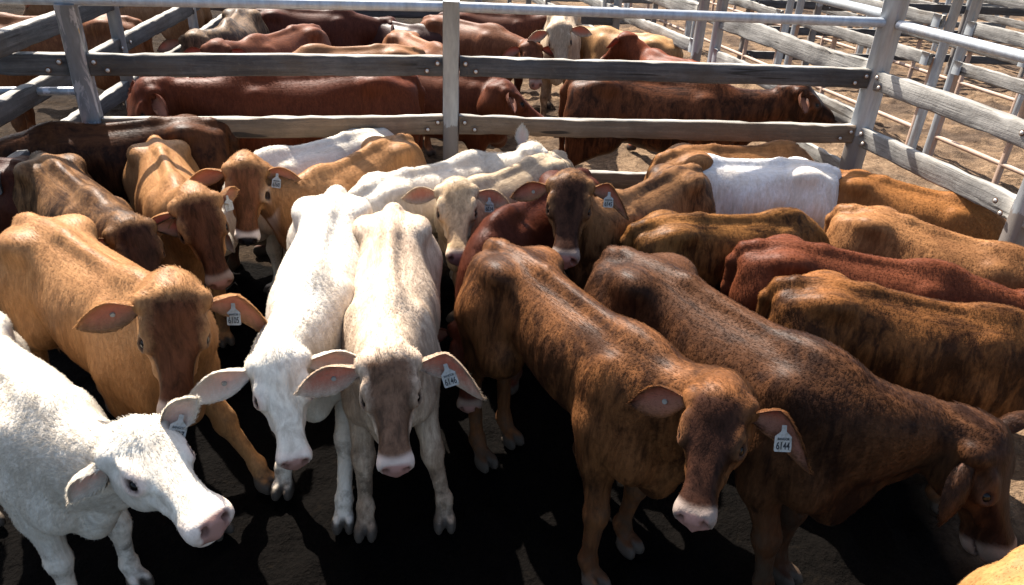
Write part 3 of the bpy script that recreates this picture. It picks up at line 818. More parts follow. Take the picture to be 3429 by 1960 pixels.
def _bolt_mesh():
    a = np.arange(10) / 10 * 2 * math.pi
    rings = [(0.017, .000), (.017, .0025), (.011, .0025), (.011, .006), (.006, .009)]
    co = np.concatenate([np.stack([r * np.cos(a), np.full(10, -z), r * np.sin(a)], 1) for r, z in rings] + [np.array([[0, -.0095, 0]])])
    me = bpy.data.meshes.new('bolt'); fa = []
    for i in range(4):
        for j in range(10): fa.append((i * 10 + j, i * 10 + (j + 1) % 10, (i + 1) * 10 + (j + 1) % 10, (i + 1) * 10 + j))
    fa += [(40 + j, 40 + (j + 1) % 10, 50) for j in range(10)]
    me.from_pydata([tuple(c) for c in co], [], fa); me.materials.append(BOLT_M); me.materials.append(WASH_M)
    for i, p in enumerate(me.polygons): p.material_index = 1 if i < 20 else 0; p.use_smooth = i >= 20
    return me
BOLT = _bolt_mesh()

def bolts(rail, xs, zs, side=-1):
    """Bolt heads on a rail face; side -1 is the face towards local -y."""
    t = max(abs(v.co.y) for v in rail.data.vertices)
    for x, z in zip(xs, zs):
        o = link(bpy.data.objects.new('bolt', BOLT), rail)
        o.location = (x, side * (t + .001), z)
        if side > 0: o.rotation_euler = (0, 0, math.pi)

def fence(label, at=(0, 0, 0), name='timber_rail_fence', group='cattle yard fences', cat='fence'):
    o = bpy.data.objects.new(name, None); link(o); o.location = at
    o['label'] = label; o['category'] = cat; o['group'] = group
    return o

build_ground()

# ---- the fence behind the pen: posts 1 (left), 2 (middle), 3 (corner)
P0, P1, P2, P3 = (-4.55, 3.80), (-2.54, 4.226), (-.455, 4.690), (2.322, 4.951)
RT = [1.414, 1.043, .670, .300]                     # tops of the timber rails
F1 = fence('steel and weathered timber fence right behind the crowded pen of calves, topped by a pipe', (*P2, 0))
y1 = math.atan2(P2[1] - P1[1], P2[0] - P1[0]); y2 = math.atan2(P3[1] - P2[1], P3[0] - P2[0])
post(F1, P0, 1.69, yaw=y1); post(F1, P1, 1.678, yaw=y1 + .05, mat=STEEL_SPLASH); post(F1, P2, 1.735, yaw=y2 - .05, w=.098)
post(F1, P3, 2.25, yaw=y2 + .55, w=.115, d=.115)
def lerp(a, b, t): return (a[0] + (b[0] - a[0]) * t, a[1] + (b[1] - a[1]) * t)
for A, B, wd in ((P0, P1, (3, 2, 2, 2)), (P1, P2, (3, 2, 2, 2)), (P2, P3, (3, 2, 2, 2))):
    L = math.dist(A, B); a, b = lerp(A, B, .055 / L), lerp(A, B, 1 - .055 / L)
    tube(F1, (*A, 1.70), (*B, 1.70), .0302)
    for z, w in zip(RT, wd):
        if A == P0 and z == RT[1]: continue
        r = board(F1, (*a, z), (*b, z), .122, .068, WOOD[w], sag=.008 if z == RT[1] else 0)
        Lr = L - .11
        bolts(r, (.035, .10, Lr - .10, Lr - .035), (-.04, -.085, -.085, -.04))
tube(F1, (P0[0], P0[1], 1.20), (P1[0], P1[1], 1.20), .024, STEEL_SPLASH)

# ---- the fence along the right side of both pens, through post 3
DR = Vector((.2512, -.9679, 0)); NR = Vector((.9679, .2512, 0))
def on_r(s, off=0.0): q = Vector((*P3, 0)) + DR * s + NR * off; return (q.x, q.y)
F2 = fence('sunlit grey timber fence running from the steel corner post towards the right edge', (*on_r(1.38), 0))
yr = math.atan2(DR.y, DR.x)
for s_ in (1.38, 3.2): post(F2, on_r(s_), 1.75, yaw=yr)
for s0, s1 in ((.06, 1.33), (1.43, 3.15)):
    for z, w in zip(RT, (1, 1, 0, 0)):
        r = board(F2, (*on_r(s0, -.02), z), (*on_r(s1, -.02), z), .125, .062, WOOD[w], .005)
        L = s1 - s0
        bolts(r, (.03, .07, L - .09, L - .035), (-.035, -.09, -.05, -.10))
    tube(F2, (*on_r(s0 + .02), 1.70), (*on_r(s1 + .05), 1.70), .0302)
F3 = fence('bleached wide timber fence running away behind the corner post along the next pen', (*on_r(-2.55), 0))
SB = [0, -2.2, -2.55, -5.2, -7.9, -10.6]
for s_ in SB[1:]: post(F3, on_r(s_), 1.78, yaw=yr, w=.09, d=.075)
for s0, s1 in ((-2.14, -.06), (-5.14, -2.62), (-7.84, -5.26), (-10.5, -7.96)):
    for z, hh, w in ((1.45, .15, 1), (1.115, .125, 1), (.75, .12, 1), (.38, .12, 0)):
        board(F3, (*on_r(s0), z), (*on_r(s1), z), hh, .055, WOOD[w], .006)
ch = prism('top_channel', .05, .085, 0, 10.4, STEEL)
place(ch, Matrix.Translation((*on_r(-.06), 1.74)) @ Matrix.Rotation(yr + math.pi, 4, 'Z') @ Matrix.Rotation(math.pi / 2, 4, 'Y'), F3)
for s_ in (-2.14, -2.62):
    pl = prism('bolt_plate', .012, .10, 0, .13, STEEL); place(pl, Matrix.Translation((*on_r(s_, -.03), 1.0)) @ Matrix.Rotation(yr + math.pi / 2, 4, 'Z'), F3)

# ---- the fence along the left side of the next pen
LF0 = Vector((-2.836, 4.267, 0)); LD = Vector((-.1335, .9911, 0))
def on_l(t): q = LF0 + LD * t; return (q.x, q.y)
F4 = fence('shaded dark timber fence with sunlit top edges running away behind the left post', (*on_l(1.32), 0))
yl = math.atan2(LD.y, LD.x)
for t_ in (1.32, 3.25, 5.3): post(F4, on_l(t_), 1.60, yaw=yl, w=.075, d=.075)
for t0, t1 in ((-.75, 1.27), (1.37, 3.20), (3.30, 5.25)):
    for z in (1.555, 1.245, .935, .60, .30):
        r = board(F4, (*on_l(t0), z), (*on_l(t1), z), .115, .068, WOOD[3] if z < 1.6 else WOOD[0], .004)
        bolts(r, (.04, t1 - t0 - .04), (-.05, -.06), -1)

# ---- cross fence closing the next pen, farther back
F5 = fence('far dark timber fence closing the pen behind, just under the top pipe', (-.6, 9.75, 0))
X0, X1 = (-4.0, 9.45), (1.15, 9.85)
for q in (0.0, .33, .66, 1.0): post(F5, lerp(X0, X1, q), 1.6, yaw=.08, w=.09, d=.09)
for i in range(3):
    for z in (1.33, .97, .60, .27):
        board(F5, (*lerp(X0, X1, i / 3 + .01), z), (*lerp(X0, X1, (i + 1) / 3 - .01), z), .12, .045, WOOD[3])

# ---- lanes of pens to the right: lines parallel to the right fence, each with timber rails above a low pipe gate frame
def lane(off, s_list, label, zt=(1.414, 1.04, .67), low=True, w=1, plates=True, seed=0):
    F = fence(label, (*on_r(s_list[0], off), 0), name='yard_fence')
    for i, s_ in enumerate(s_list):
        post(F, on_r(s_, off), 1.85, yaw=yr + .3, w=.075, d=.075, mat=STEEL)
        if plates:
            post(F, on_r(s_ - .26, off + .02), 1.85, yaw=yr + .3, w=.075, d=.075, mat=STEEL)
    for s0, s1 in zip(s_list[:-1], s_list[1:]):
        a, b = s1 + .04, s0 - .30
        for z in zt:
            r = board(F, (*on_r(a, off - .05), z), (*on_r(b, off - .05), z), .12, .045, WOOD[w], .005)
            if plates:
                for e in (a + .055, b - .055):
                    pl = prism('bolt_plate', .11, .010, 0, .125, STEEL)
                    place(pl, Matrix.Translation((*on_r(e, off - .08), z - .122)) @ Matrix.Rotation(yr, 4, 'Z'), F)
        if low:
            tube(F, (*on_r(a, off), .27), (*on_r(b, off), .27), .024, STEEL_DUSTY, 'pipe', 10)
            k = 3
            for q in range(k + 1):
                e = a + (b - a) * q / k
                o = prism('upright', .045, .045, .02, 1.0, STEEL_DUSTY, .003)
                place(o, Matrix.Translation((*on_r(e, off), 0)) @ Matrix.Rotation(yr, 4, 'Z'), F)
    return F
lane(2.6, [.9, -2.05, -4.9, -7.8, -10.8, -13.6], 'timber yard fence with square bolt plates beyond the lane on the right')
lane(4.9, [.0, -3.0, -6.2, -9.4, -12.6], 'second timber yard fence out beyond the bolt plate fence', zt=(1.414, .80), w=0)
lane(7.6, [-1.0, -4.2, -7.6, -11.0, -14.0], 'third timber yard fence deep in the yards at the upper right', zt=(1.414, .80), w=0, low=False)
lane(10.6, [-3.0, -6.2, -9.4, -12.6], 'farthest timber yard fence at the top right corner', w=1, low=False)
def cross(A, B, label, zs=(1.41, 1.04, .67, .3), n=2, w=3):
    F = fence(label, (*A, 0), name='cross_fence')
    yw = math.atan2(B[1] - A[1], B[0] - A[0])
    for i in range(n + 1): post(F, lerp(A, B, i / n), 1.75, yaw=yw, w=.09, d=.09)
    for i in range(n):
        for z in zs:
            L = math.dist(A, B) / n
            r = board(F, (*lerp(A, B, i / n + .06 / L / n), z), (*lerp(A, B, (i + 1) / n - .06 / L / n), z), .12, .045, WOOD[w])
            bolts(r, (.04, .10), (-.04, -.08))
    return F
def rp(s, off): return on_r(s, off)
cross(rp(-6.3, 2.7), rp(-6.0, 4.8), 'dark shaded cross fence between the bolt plate fence and the second yard fence')
cross(rp(-6.2, 5.05), rp(-5.7, 7.5), 'dark shaded cross fence with bolted rails at the upper right edge')
cross(rp(-9.5, .1), rp(-9.3, 2.5), 'far cross fence across the lane behind the corner post', w=0)
cross(rp(-9.4, 5.0), rp(-9.2, 10.4), 'far cross fence across the outer yards near the top edge', w=1, n=3)
POSES = {
 'A': {'s': 0.95, 'loc': (-2.05, 2.197), 'yaw': -0.609, 'poll': (1.152, 0.056, 0.936), 'muzzle': (1.515, 0.081, 0.792), 'hs': 1.0},
 'B': {'s': 1.08, 'loc': (-2.05, 2.782), 'yaw': -0.616, 'poll': (1.217, -0.063, 1.171), 'muzzle': (1.37, -0.205, 0.798), 'hup': (0.857, -0.349, 0.379), 'legs': {'fr': [0.227, 0.083], 'fl': [0.167, 0.129]}, 'hs': 0.96},
 'C': {'s': 1.0, 'loc': (-2.139, 4.123), 'yaw': -1.028, 'poll': (1.182, 0.037, 1.033), 'muzzle': (1.394, 0.072, 0.643), 'hup': (0.902, -0.087, 0.423), 'hs': 1.08},
 'D': {'s': 1.0, 'loc': (-2.598, 3.758), 'yaw': -0.744, 'poll': (1.224, -0.023, 0.974), 'muzzle': (1.447, -0.023, 0.628), 'hs': 1.0},
 'E': {'s': 1.0, 'loc': (-0.73, 4.399), 'yaw': -2.019, 'poll': (1.062, -0.227, 1.055), 'muzzle': (1.211, -0.126, 0.685), 'hup': (0.644, 0.694, 0.323), 'hs': 1.0},
 'F': {'s': 0.98, 'loc': (-0.872, 4.566), 'yaw': -2.358, 'poll': (1.137, 0.0, 0.647), 'muzzle': (1.333, 0.0, 0.304), 'hs': 1.0},
 'G': {'s': 1.05, 'loc': (-1.883, 4.361), 'yaw': -2.778, 'poll': (1.312, 0.0, 0.924), 'muzzle': (1.596, 0.0, 0.609), 'hs': 1.0},
 'H': {'s': 0.95, 'loc': (-2.588, 3.701), 'yaw': 3.109, 'poll': (1.102, 0.0, 0.627), 'muzzle': (1.292, 0.0, 0.294), 'hs': 1.0},
 'I': {'s': 1.08, 'loc': (-0.868, 3.265), 'yaw': -1.452, 'poll': (1.341, -0.033, 1.012), 'muzzle': (1.568, 0.035, 0.729), 'hup': (0.813, 0.206, 0.545), 'legs': {'fl': [0.216, -0.027], 'fr': [0.014, -0.075]}, 'hs': 0.83},
 'J': {'s': 1.06, 'loc': (-0.574, 3.131), 'yaw': -1.431, 'poll': (1.272, 0.023, 1.072), 'muzzle': (1.514, 0.045, 0.791), 'hup': (0.829, 0.048, 0.557), 'legs': {'fr': [0.111, -0.001], 'fl': [0.09, 0.093]}, 'hs': 0.85},
 'K': {'s': 0.95, 'loc': (0.235, 4.385), 'yaw': -2.241, 'poll': (1.054, 0.143, 1.014), 'muzzle': (1.267, 0.362, 0.739), 'hup': (0.677, 0.642, 0.359), 'hs': 1.05},
 'L': {'s': 0.95, 'loc': (-0.818, 3.65), 'yaw': 0.826, 'poll': (1.085, -0.202, 0.943), 'muzzle': (1.36, -0.156, 0.668), 'hs': 1.0},
 'M': {'s': 1.0, 'loc': (0.354, 3.928), 'yaw': -2.11, 'poll': (1.2, 0.1, 0.6), 'muzzle': (1.38, 0.22, 0.25), 'hs': 1.0},
 'N': {'s': 1.0, 'loc': (1.012, 4.108), 'yaw': -2.311, 'poll': (1.072, -0.045, 1.125), 'muzzle': (1.306, 0.147, 0.816), 'hup': (0.74, 0.578, 0.344), 'hs': 1.05},
 'O': {'s': 1.08, 'loc': (-0.058, 2.758), 'yaw': -0.938, 'poll': (1.262, -0.09, 1.121), 'muzzle': (1.409, -0.317, 0.849), 'hup': (0.327, -0.782, 0.531), 'legs': {'fr': [0.022, -0.027], 'fl': [-0.041, -0.024], 'hr': [0.064, -0.017], 'hl': [0.0, -0.057]}, 'hs': 0.86},
 'P': {'s': 1.12, 'loc': (0.449, 2.662), 'yaw': -0.897, 'poll': (1.305, 0.223, 0.96), 'muzzle': (1.513, 0.242, 0.575), 'legs': {'fr': [0.058, 0.075]}, 'hup': (0.95, 0.12, 0.3), 'hs': 0.95},
 'Q': {'s': 0.98, 'loc': (1.198, 2.758), 'yaw': -0.277, 'poll': (1.225, 0.0, 0.862), 'muzzle': (1.49, 0.0, 0.568), 'hs': 1.0},
 'R': {'s': 0.97, 'loc': (1.144, 3.142), 'yaw': -0.24, 'poll': (1.212, 0.0, 0.854), 'muzzle': (1.474, 0.0, 0.563), 'hs': 1.0},
 'S': {'s': 0.96, 'loc': (0.642, 3.334), 'yaw': 0.247, 'poll': (1.114, 0.0, 0.634), 'muzzle': (1.306, 0.0, 0.298), 'hs': 1.0},
 'T': {'s': 0.95, 'loc': (1.816, 3.713), 'yaw': -0.698, 'poll': (1.188, 0.0, 0.836), 'muzzle': (1.444, 0.0, 0.551), 'hs': 1.0},
 'U': {'s': 0.92, 'loc': (1.972, 4.38), 'yaw': -0.547, 'poll': (1.067, 0.0, 0.607), 'muzzle': (1.251, 0.0, 0.285), 'hs': 1.0},
 'V': {'s': 0.97, 'loc': (1.884, 4.32), 'yaw': 3.114, 'poll': (1.125, 0.0, 0.64), 'muzzle': (1.319, 0.0, 0.301), 'hs': 1.0},
 'W': {'s': 1.0, 'loc': (0.923, 4.35), 'yaw': 0.313, 'poll': (1.16, 0.0, 0.66), 'muzzle': (1.36, 0.0, 0.31), 'hs': 1.0},
 'X': {'s': 0.85, 'loc': (1.384, 1.315), 'yaw': 0.231, 'poll': (1.062, 0.0, 0.748), 'muzzle': (1.292, 0.0, 0.493), 'hs': 1.0},
 'a': {'s': 1.24, 'loc': (-0.827, 5.064), 'yaw': -2.839, 'poll': (1.562, 0.0, 1.153), 'muzzle': (1.81, 0.124, 0.744), 'hs': 1.0},
 'b': {'s': 1.12, 'loc': (-1.208, 5.548), 'yaw': 0.163, 'poll': (0.982, -0.417, 1.074), 'muzzle': (1.355, -0.417, 0.803), 'hs': 1.0},
 'c': {'s': 1.18, 'loc': (0.436, 5.553), 'yaw': -0.116, 'poll': (1.51, -0.047, 1.168), 'muzzle': (1.9, -0.094, 0.944), 'hs': 1.0},
 'd': {'s': 1.16, 'loc': (0.446, 8.962), 'yaw': -1.654, 'poll': (1.392, -0.002, 1.173), 'muzzle': (1.606, 0.08, 0.754), 'hup': (0.987, 0.04, 0.154), 'hs': 1.0},
 'e': {'s': 1.05, 'loc': (1.54, 7.928), 'yaw': 2.46, 'poll': (1.312, 0.053, 0.997), 'muzzle': (1.575, 0.105, 0.662), 'hs': 1.0},
 'f': {'s': 1.02, 'loc': (1.687, 6.719), 'yaw': 2.081, 'poll': (1.142, 0.102, 1.081), 'muzzle': (1.428, 0.204, 0.775), 'hs': 1.0},
 'g': {'s': 1.08, 'loc': (-0.92, 8.886), 'yaw': 0.082, 'poll': (1.296, -0.108, 1.08), 'muzzle': (1.49, -0.27, 0.734), 'hs': 1.0},
 'h': {'s': 1.1, 'loc': (-1.048, 8.42), 'yaw': -0.605, 'poll': (1.375, -0.055, 0.968), 'muzzle': (1.595, -0.22, 0.616), 'hs': 1.0},
 'i': {'s': 1.0, 'loc': (-1.817, 8.67), 'yaw': -0.505, 'poll': (1.25, 0.05, 0.9), 'muzzle': (1.45, 0.0, 0.55), 'hs': 1.0},
 'j': {'s': 1.05, 'loc': (-1.306, 7.699), 'yaw': -0.935, 'poll': (1.218, 0.0, 0.693), 'muzzle': (1.428, 0.0, 0.326), 'hs': 1.0},
 'k': {'s': 1.08, 'loc': (-0.985, 6.735), 'yaw': -2.873, 'poll': (1.253, 0.0, 0.713), 'muzzle': (1.469, 0.0, 0.335), 'hs': 1.0},
 'l': {'s': 1.1, 'loc': (-2.089, 7.502), 'yaw': -1.935, 'poll': (1.341, 0.01, 1.081), 'muzzle': (1.559, 0.12, 0.699), 'hs': 1.0},
 'm': {'s': 1.15, 'loc': (-2.944, 8.019), 'yaw': -1.398, 'poll': (1.388, -0.191, 1.074), 'muzzle': (1.623, -0.191, 0.663), 'hs': 1.0},
 'n': {'s': 1.1, 'loc': (-2.884, 8.238), 'yaw': 0.226, 'poll': (1.375, 0.0, 0.968), 'muzzle': (1.672, 0.0, 0.638), 'hs': 1.0},
 'o': {'s': 1.25, 'loc': (-3.42, 6.55), 'yaw': -2.833, 'poll': (1.562, 0.0, 1.1), 'muzzle': (1.9, 0.0, 0.725), 'hs': 1.0},
 'p': {'s': 1.25, 'loc': (-3.75, 8.7), 'yaw': -2.983, 'poll': (1.562, 0.0, 1.1), 'muzzle': (1.9, 0.0, 0.725), 'hs': 1.0},
}
# ---------------------------------------------------------------- cattle
EYE = eye_mesh()
_e = NT('eye_gloss'); EYE.materials.append(_e.done(_e.bsdf((.006, .0042, .0035), .14, .16)))
_t = NT('tag_plastic'); _tn = _t.noise(_t.n('TexCoord').outputs['Object'], 55, 4, .65)
TAG_M = _t.done(_t.bsdf(_t.mix(_t.ramp(_tn, (.48, 0.0), (.70, 1.0)), (.29, .28, .255), (.13, .11, .075)), .5, .4))
_t = NT('tag_ink'); INK_M = _t.done(_t.bsdf((.02, .022, .025), .6, .2))
_t = NT('button_plastic'); BTN_M = _t.done(_t.bsdf((.24, .225, .19), .5, .4))

def tag_plate():
    o = [(-.008, .052), (.008, .052), (.009, .030), (.029, .012), (.030, -.036), (.026, -.040), (-.026, -.040), (-.030, -.036), (-.029, .012), (-.009, .030)]
    n = len(o); co = [(x, 0.0, z) for x, z in o] + [(x, .003, z) for x, z in o]
    me = bpy.data.meshes.new('ear_tag')
    me.from_pydata(co, [], [tuple(range(n)), tuple(range(2 * n - 1, n - 1, -1))] + [(i, i + n, (i + 1) % n + n, (i + 1) % n) for i in range(n)])
    me.materials.append(TAG_M); return me
TAG = tag_plate()

def lettering(txt, size, z, squeeze):
    cu = bpy.data.curves.new('lettering', 'FONT'); cu.body = txt; cu.size = size; cu.align_x = 'CENTER'; cu.align_y = 'CENTER'; cu.extrude = .0004; cu.offset = size * .012
    o = bpy.data.objects.new('lettering', cu); COL.objects.link(o)
    dg = bpy.context.evaluated_depsgraph_get()
    me = bpy.data.meshes.new_from_object(o.evaluated_get(dg)); bpy.data.objects.remove(o)
    me.name = 'lettering'; me.materials.clear(); me.materials.append(INK_M)
    me.transform(Matrix.Translation((0, -.0009, z)) @ Matrix.Rotation(math.pi / 2, 4, 'X') @ Matrix.Diagonal((squeeze, 1, 1, 1)))
    return me

def ear_tag(root, ear, digits, facing, roll=0.0, scale=.80, u=.46, word='BANGOR', fwd=.020):
    """Number tag hanging through an ear; facing: world direction the print looks."""
    c, fr, e = ear; nv = 8; nu = len(c) // 16
    a = c[int(u * nu) * nv + nv // 2 - 1]
    f = Vector(facing).normalized(); f = Matrix.Rotation(-root.rotation_euler.z, 3, 'Z') @ f
    y = -f; z = Vector((0, 0, 1)); z = (z - y * z.dot(y)).normalized(); x = y.cross(z)
    R = Matrix((x, y, z)).transposed() @ Matrix.Rotation(roll, 3, 'Y')
    o = link(bpy.data.objects.new('ear_tag', TAG), root)
    pos = Vector(a) + R @ Vector((0, 0, -.045 * scale)) + f * fwd
    o.matrix_local = Matrix.Translation(pos) @ R.to_4x4() @ Matrix.Scale(scale, 4)
    for txt, sz, zz, sq in ((word, .0125, .004, .78), (digits, .036, -.0205, .66)):
        if txt: link(bpy.data.objects.new('lettering', lettering(txt, sz, zz, sq)), o)
    return o

def ear_button(root, ear, u=.42):
    c, (t, n, b), e = ear; nv = 8; nu = len(c) // 16
    a = c[int(u * nu) * nv + nv // 2]
    bm = bmesh.new(); bmesh.ops.create_cone(bm, cap_ends=True, segments=16, radius1=.0085, radius2=.007, depth=.005)
    me = bpy.data.meshes.new('ear_button'); bm.to_mesh(me); bm.free(); me.materials.append(BTN_M)
    o = link(bpy.data.objects.new('ear_button', me), root)
    o.matrix_local = Matrix.Translation(Vector(a) + Vector(n) * .006) @ Vector(n).to_track_quat('Z', 'Y').to_matrix().to_4x4()

def C(base, dark, **k): return dict(base=base, dark=dark, **k)
WHITE = C((.64, .58, .49), (.46, .37, .27), streak=.5, face=.25, facec=(.52, .44, .35), muzc=(.64, .49, .41), muz=.5, nose=(.30, .165, .13), eyec=(.74, .48, .40), eye=.6, legc=(.62, .50, .40), earin=(.62, .38, .30), earin2=(.60, .43, .35), glow=(.95, .42, .28), grain=.35)
CREAM = C((.58, .45, .33), (.17, .10, .06), streak=.55, face=.93, facec=(.060, .029, .016), muz=.85, muzc=(.52, .42, .35), legc=(.19, .105, .058), leg=.6, earin=(.52, .15, .09))
TAN = C((.33, .165, .068), (.165, .070, .027), streak=.45, face=.5, facec=(.036, .0115, .0052), leg=.3, legc=(.20, .095, .038))
GOLD = C((.265, .122, .047), (.085, .033, .013), streak=.6, face=.3, leg=.3)
BROWN = C((.155, .062, .0225), (.020, .0085, .0048), streak=.85, muz=.5, face=.95, facec=(.016, .0065, .004), leg=.6, legc=(.085, .035, .016), eyec=(.20, .105, .055), muzc=(.40, .32, .27), freq=20)
DKBROWN = C((.10, .041, .0175), (.013, .006, .004), streak=.85, face=.95, facec=(.012, .0055, .0038), leg=.5, legc=(.05, .022, .012), eyec=(.11, .055, .033), muzc=(.40, .32, .27), freq=20)
RED = C((.15, .037, .0135), (.055, .0145, .0075), streak=.5, face=.4, muz=.45, leg=.3, rough=.5, eyec=(.15, .05, .03))
DKRED = C((.070, .0175, .0088), (.03, .009, .0055), streak=.5, face=.3, muz=.3, leg=.3, rough=.48, eyec=(.09, .03, .02))

PEN = 'calves crowded in the front pen'; BACK = 'cattle in the pens behind the fence'
def calf(key, coat, label, group=PEN, fur=26000, flen=.013, **ex):
    p = dict(POSES[key]); p.update(ex)
    p['seed'] = sum(map(ord, key)) * 7 + 1
    c = dict(coat); c['seed'] = (p['seed'] % 13) * .7
    for q in list(p):
        if q.startswith('c_'): c[q[2:]] = p.pop(q)
    p.setdefault('hw', .97 + .09 * ((p['seed'] * 31) % 10) / 10); p.setdefault('mz', .96 + .16 * ((p['seed'] * 17) % 10) / 10)
    p.setdefault('tail', .02 * ((p['seed'] % 5) - 2))
    return make_calf(p, c, label, group, fur=fur, flen=flen)
OUTE = dict(dir=(.16, 1.0, -.05), face=(.75, .15, 1.0), droop=.16, curl=.15)
FOLD = dict(dir=(.05, 1.0, .10), face=(.75, .0, 1.0), droop=.05, fold=1.3, L=.205, curl=.2)
r, B, ears = calf('A', WHITE, 'shaggy white calf in profile at the lower left corner, facing right', mz=1.3, hw=1.08, jaw=1.08, earl=dict(dir=(.30, .35, .85), face=(.4, -1, .15), droop=0, L=.18), earr=dict(dir=(-.25, .5, -.8), face=(.9, .5, .1), droop=.1, L=.18), fur=44000, flen=.022, c_messy=.28)
ear_tag(r, ears[1], '6137', (.35, -1, .5), .35)
r, B, ears = calf('B', TAN, 'tan calf with a dark forehead, number tag 6105, facing the camera at left', earl=FOLD, earr=dict(OUTE, L=.175, W=.066), c_face=.95, fur=32000)
ear_tag(r, ears[1], '6105', (-.1, -1, .45), -.12); ear_button(r, ears[-1])
r, B, ears = calf('C', dict(TAN, face=.97, facec=(.030, .0105, .005)), 'tan calf with a brown head turned down to the right, behind tag 6105', earl=dict(dir=(-.35, .75, -.55), face=(.6, .5, .6), droop=.1, L=.15), earr=dict(OUTE, dir=(.40, 1, .15)), c_eye=.1, c_muz=.5)
ear_tag(r, ears[1], '', (.9, -.5, .2), .1, word='')
r, B, ears = calf('D', dict(BROWN, base=(0.186, 0.093, 0.040)), 'dark brown and tan calf with its head lowered, second row at far left')
r, B, ears = calf('E', dict(TAN, face=.85, facec=(.060, .020, .009), eyec=(.60, .46, .33), eye=.6, nose=(.02, .02, .025), muzc=(.7, .6, .52), muz=.9), 'brown faced calf with pale eye rings, dark nose and tag 6160', earl=dict(OUTE, dir=(.05, 1, .45), face=(.6, -.2, 1)), earr=dict(OUTE))
ear_tag(r, ears[1], '6160', (-.1, -1, .4), .05, fwd=.05)
calf('F', WHITE, 'white calf along the rear fence behind the tag 6160 calf', fur=24000)
calf('G', dict(DKBROWN, base=(0.081, 0.030, 0.012)), 'dark brown calf broadside against the rear fence at the upper left', fur=24000)
calf('H', dict(DKRED, base=(0.050, 0.014, 0.007)), 'dark reddish calf cut off by the left edge, only its rump showing', fur=18000)
r, B, ears = calf('I', WHITE, 'white calf in the middle walking head down towards the camera', earr=OUTE, earl=OUTE, fur=34000, flen=.014)
ear_button(r, ears[-1])
r, B, ears = calf('J', CREAM, 'cream grey calf with a brindled brown face and tag 6146', earl=FOLD, earr=OUTE, fur=34000)
ear_tag(r, ears[1], '6146', (.0, -1, .45), -.35); ear_button(r, ears[-1])
r, B, ears = calf('K', dict(CREAM, base=(.52, .40, .27), dark=(0.2400, 0.1620, 0.0960), facec=(0.2520, 0.1560, 0.0780), face=.6, nose=(.26, .15, .14), muz=.6), 'cream faced calf with brown furry ears and tag 6034', earl=OUTE, earr=dict(OUTE, dir=(-.02, 1, .05)))
ear_tag(r, ears[1], '6034', (-.1, -1, .35), -.08)
r, B, ears = calf('L', WHITE, 'curly white calf facing away beside the middle fence post', earl=dict(dir=(-.3, .35, .9), face=(-.9, -.2, .0), droop=0, L=.17), fur=26000, flen=.020, c_messy=.35)
r, B, ears = calf('M', dict(RED, base=(.060, .016, .008)), 'red brown calf hidden between its neighbours, nose low behind tag 6146', fur=24000)
ear_tag(r, ears[1], '6137', (.1, -1, .3), .15)
r, B, ears = calf('N', dict(BROWN, base=(0.211, 0.102, 0.043)), 'brown calf with a dark shiny face and tag 6145', earl=FOLD, earr=OUTE)
ear_tag(r, ears[1], '6145', (.1, -1, .35), .05); ear_button(r, ears[-1])
r, B, ears = calf('O', BROWN, 'brindled brown calf with tag 6144, standing lengthwise right of centre', fat=.86, earl=dict(FOLD, L=.18), earr=dict(OUTE, L=.165), fur=40000)
ear_tag(r, ears[1], '6144', (.05, -1, .45), .03); ear_button(r, ears[-1])
r, B, ears = calf('P', dict(DKBROWN, base=(.075, .031, .0135)), 'large dark brown calf in the right foreground, head lowered in profile', earr=dict(dir=(.75, .55, -.40), face=(-.3, -.3, -1), droop=.05, L=.19), c_muz=.7, c_muzc=(.26, .20, .16), earl=dict(dir=(.0, 1, .3), face=(1, 0, .4), droop=.1), fat=.95, fur=46000)
ear_button(r, ears[-1], .5)
calf('Q', dict(BROWN, base=(0.180, 0.071, 0.022)), 'brindled brown calf at the right edge, tail and long flank showing', fur=32000)
calf('R', dict(RED, base=(.125, .037, .016)), 'deep red calf in the right hand row, back stretched to the right edge', fur=34000)
calf('S', dict(BROWN, base=(0.211, 0.090, 0.026)), 'rounded golden brown calf below the white one on the right', fur=34000)
calf('T', GOLD, 'golden tan calf near the right fence, second from the fence', fur=32000)
calf('U', dict(TAN, base=(0.267, 0.108, 0.032)), 'orange tan calf standing closest to the corner post', fur=28000)
calf('V', dict(WHITE, base=(.66, .63, .60)), 'smooth white calf broadside between the brown ones on the right', fur=26000, flen=.012)
calf('W', GOLD, 'pale tan calf along the rear fence behind the smooth white one', fur=22000)
calf('X', dict(TAN, base=(0.310, 0.167, 0.062)), 'tan calf of which only a tuft shows at the bottom right corner', fur=12000)
calf('a', dict(RED, base=(0.105, 0.028, 0.012)), 'red brown beast broadside behind the fence, head to the left', BACK, fur=15000, res=.02, fine=.014)
calf('b', dict(RED, base=(0.099, 0.029, 0.012)), 'red brown beast behind the middle post, head lowered to the right', BACK, fur=13000, res=.02, fine=.014)
calf('c', dict(DKBROWN, base=(0.105, 0.036, 0.015)), 'dark red brown beast broadside behind the right fence panel, pale nose', BACK, fur=15000, res=.02, fine=.014, c_muz=.9, c_muzc=(.7, .6, .52))
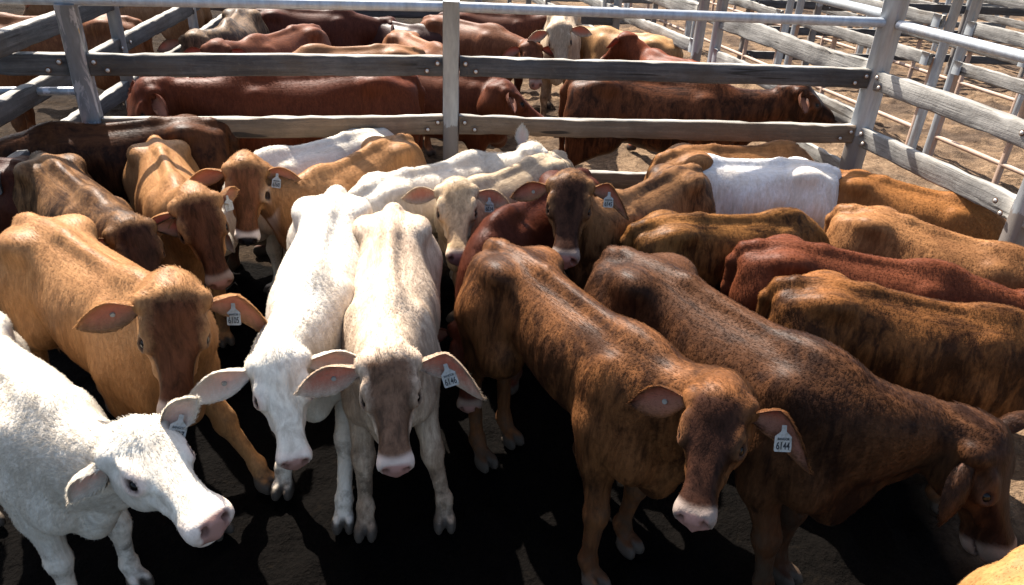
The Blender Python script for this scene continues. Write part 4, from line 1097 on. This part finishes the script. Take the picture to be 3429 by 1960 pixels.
calf('d', dict(CREAM, base=(.54, .42, .29), face=.15, leg=.9, legc=(0.1440, 0.0720, 0.0360)), 'cream headed brown legged beast facing the camera behind the fence', BACK, fur=10000, res=.02, fine=.014, earl=OUTE, earr=OUTE)
calf('e', dict(TAN, base=(.40, .225, .10)), 'golden tan beast with its rump to the right, beside the far right fence', BACK, fur=4000, res=.022, fine=.016)
calf('f', RED, 'red beast with its head raised beside the cream headed one', BACK, fur=4000, res=.022, fine=.016)
calf('g', dict(DKRED, base=(0.087, 0.031, 0.017)), 'dark brown beast at the back just under the top pipe, right of the middle post', BACK, fur=4000, res=.022, fine=.016)
calf('h', dict(RED, base=(0.161, 0.062, 0.028)), 'brown beast just right of the middle post, far back', BACK, fur=4000, res=.022, fine=.016)
calf('i', dict(DKRED, base=(0.046, 0.017, 0.012)), 'glossy near black beast left of the middle post, head behind it', BACK, fur=4000, res=.022, fine=.016, c_rough=.45, c_spec=.1)
calf('j', dict(RED, base=(0.236, 0.099, 0.043)), 'orange brown beast showing its back left of the middle post', BACK, fur=4000, res=.022, fine=.016)
calf('k', dict(TAN, base=(0.248, 0.118, 0.053)), 'light brown beast, only its back over the upper rail left of the post', BACK, fur=4000, res=.022, fine=.016)
calf('l', dict(RED, base=(0.167, 0.059, 0.028)), 'red furry backed beast above the upper rail, left panel', BACK, fur=4000, res=.022, fine=.016)
calf('m', dict(TAN, base=(0.186, 0.118, 0.068), dark=(0.0360, 0.0240, 0.0168), streak=.9), 'tan and grey beast with a dark head by the left side fence', BACK, fur=4000, res=.022, fine=.016)
calf('n', dict(DKRED, base=(0.081, 0.025, 0.014)), 'dark red beast in shade below the top pipe, left panel', BACK, fur=4000, res=.022, fine=.016)
calf('o', dict(RED, base=(0.186, 0.071, 0.028)), 'orange brown beast beyond the left side fence at the top left', BACK, fur=4000, res=.022, fine=.016)
calf('p', dict(TAN, base=(0.260, 0.136, 0.068)), 'orange tan beast farther along beyond the left side fence', BACK, fur=4000, res=.022, fine=.016)
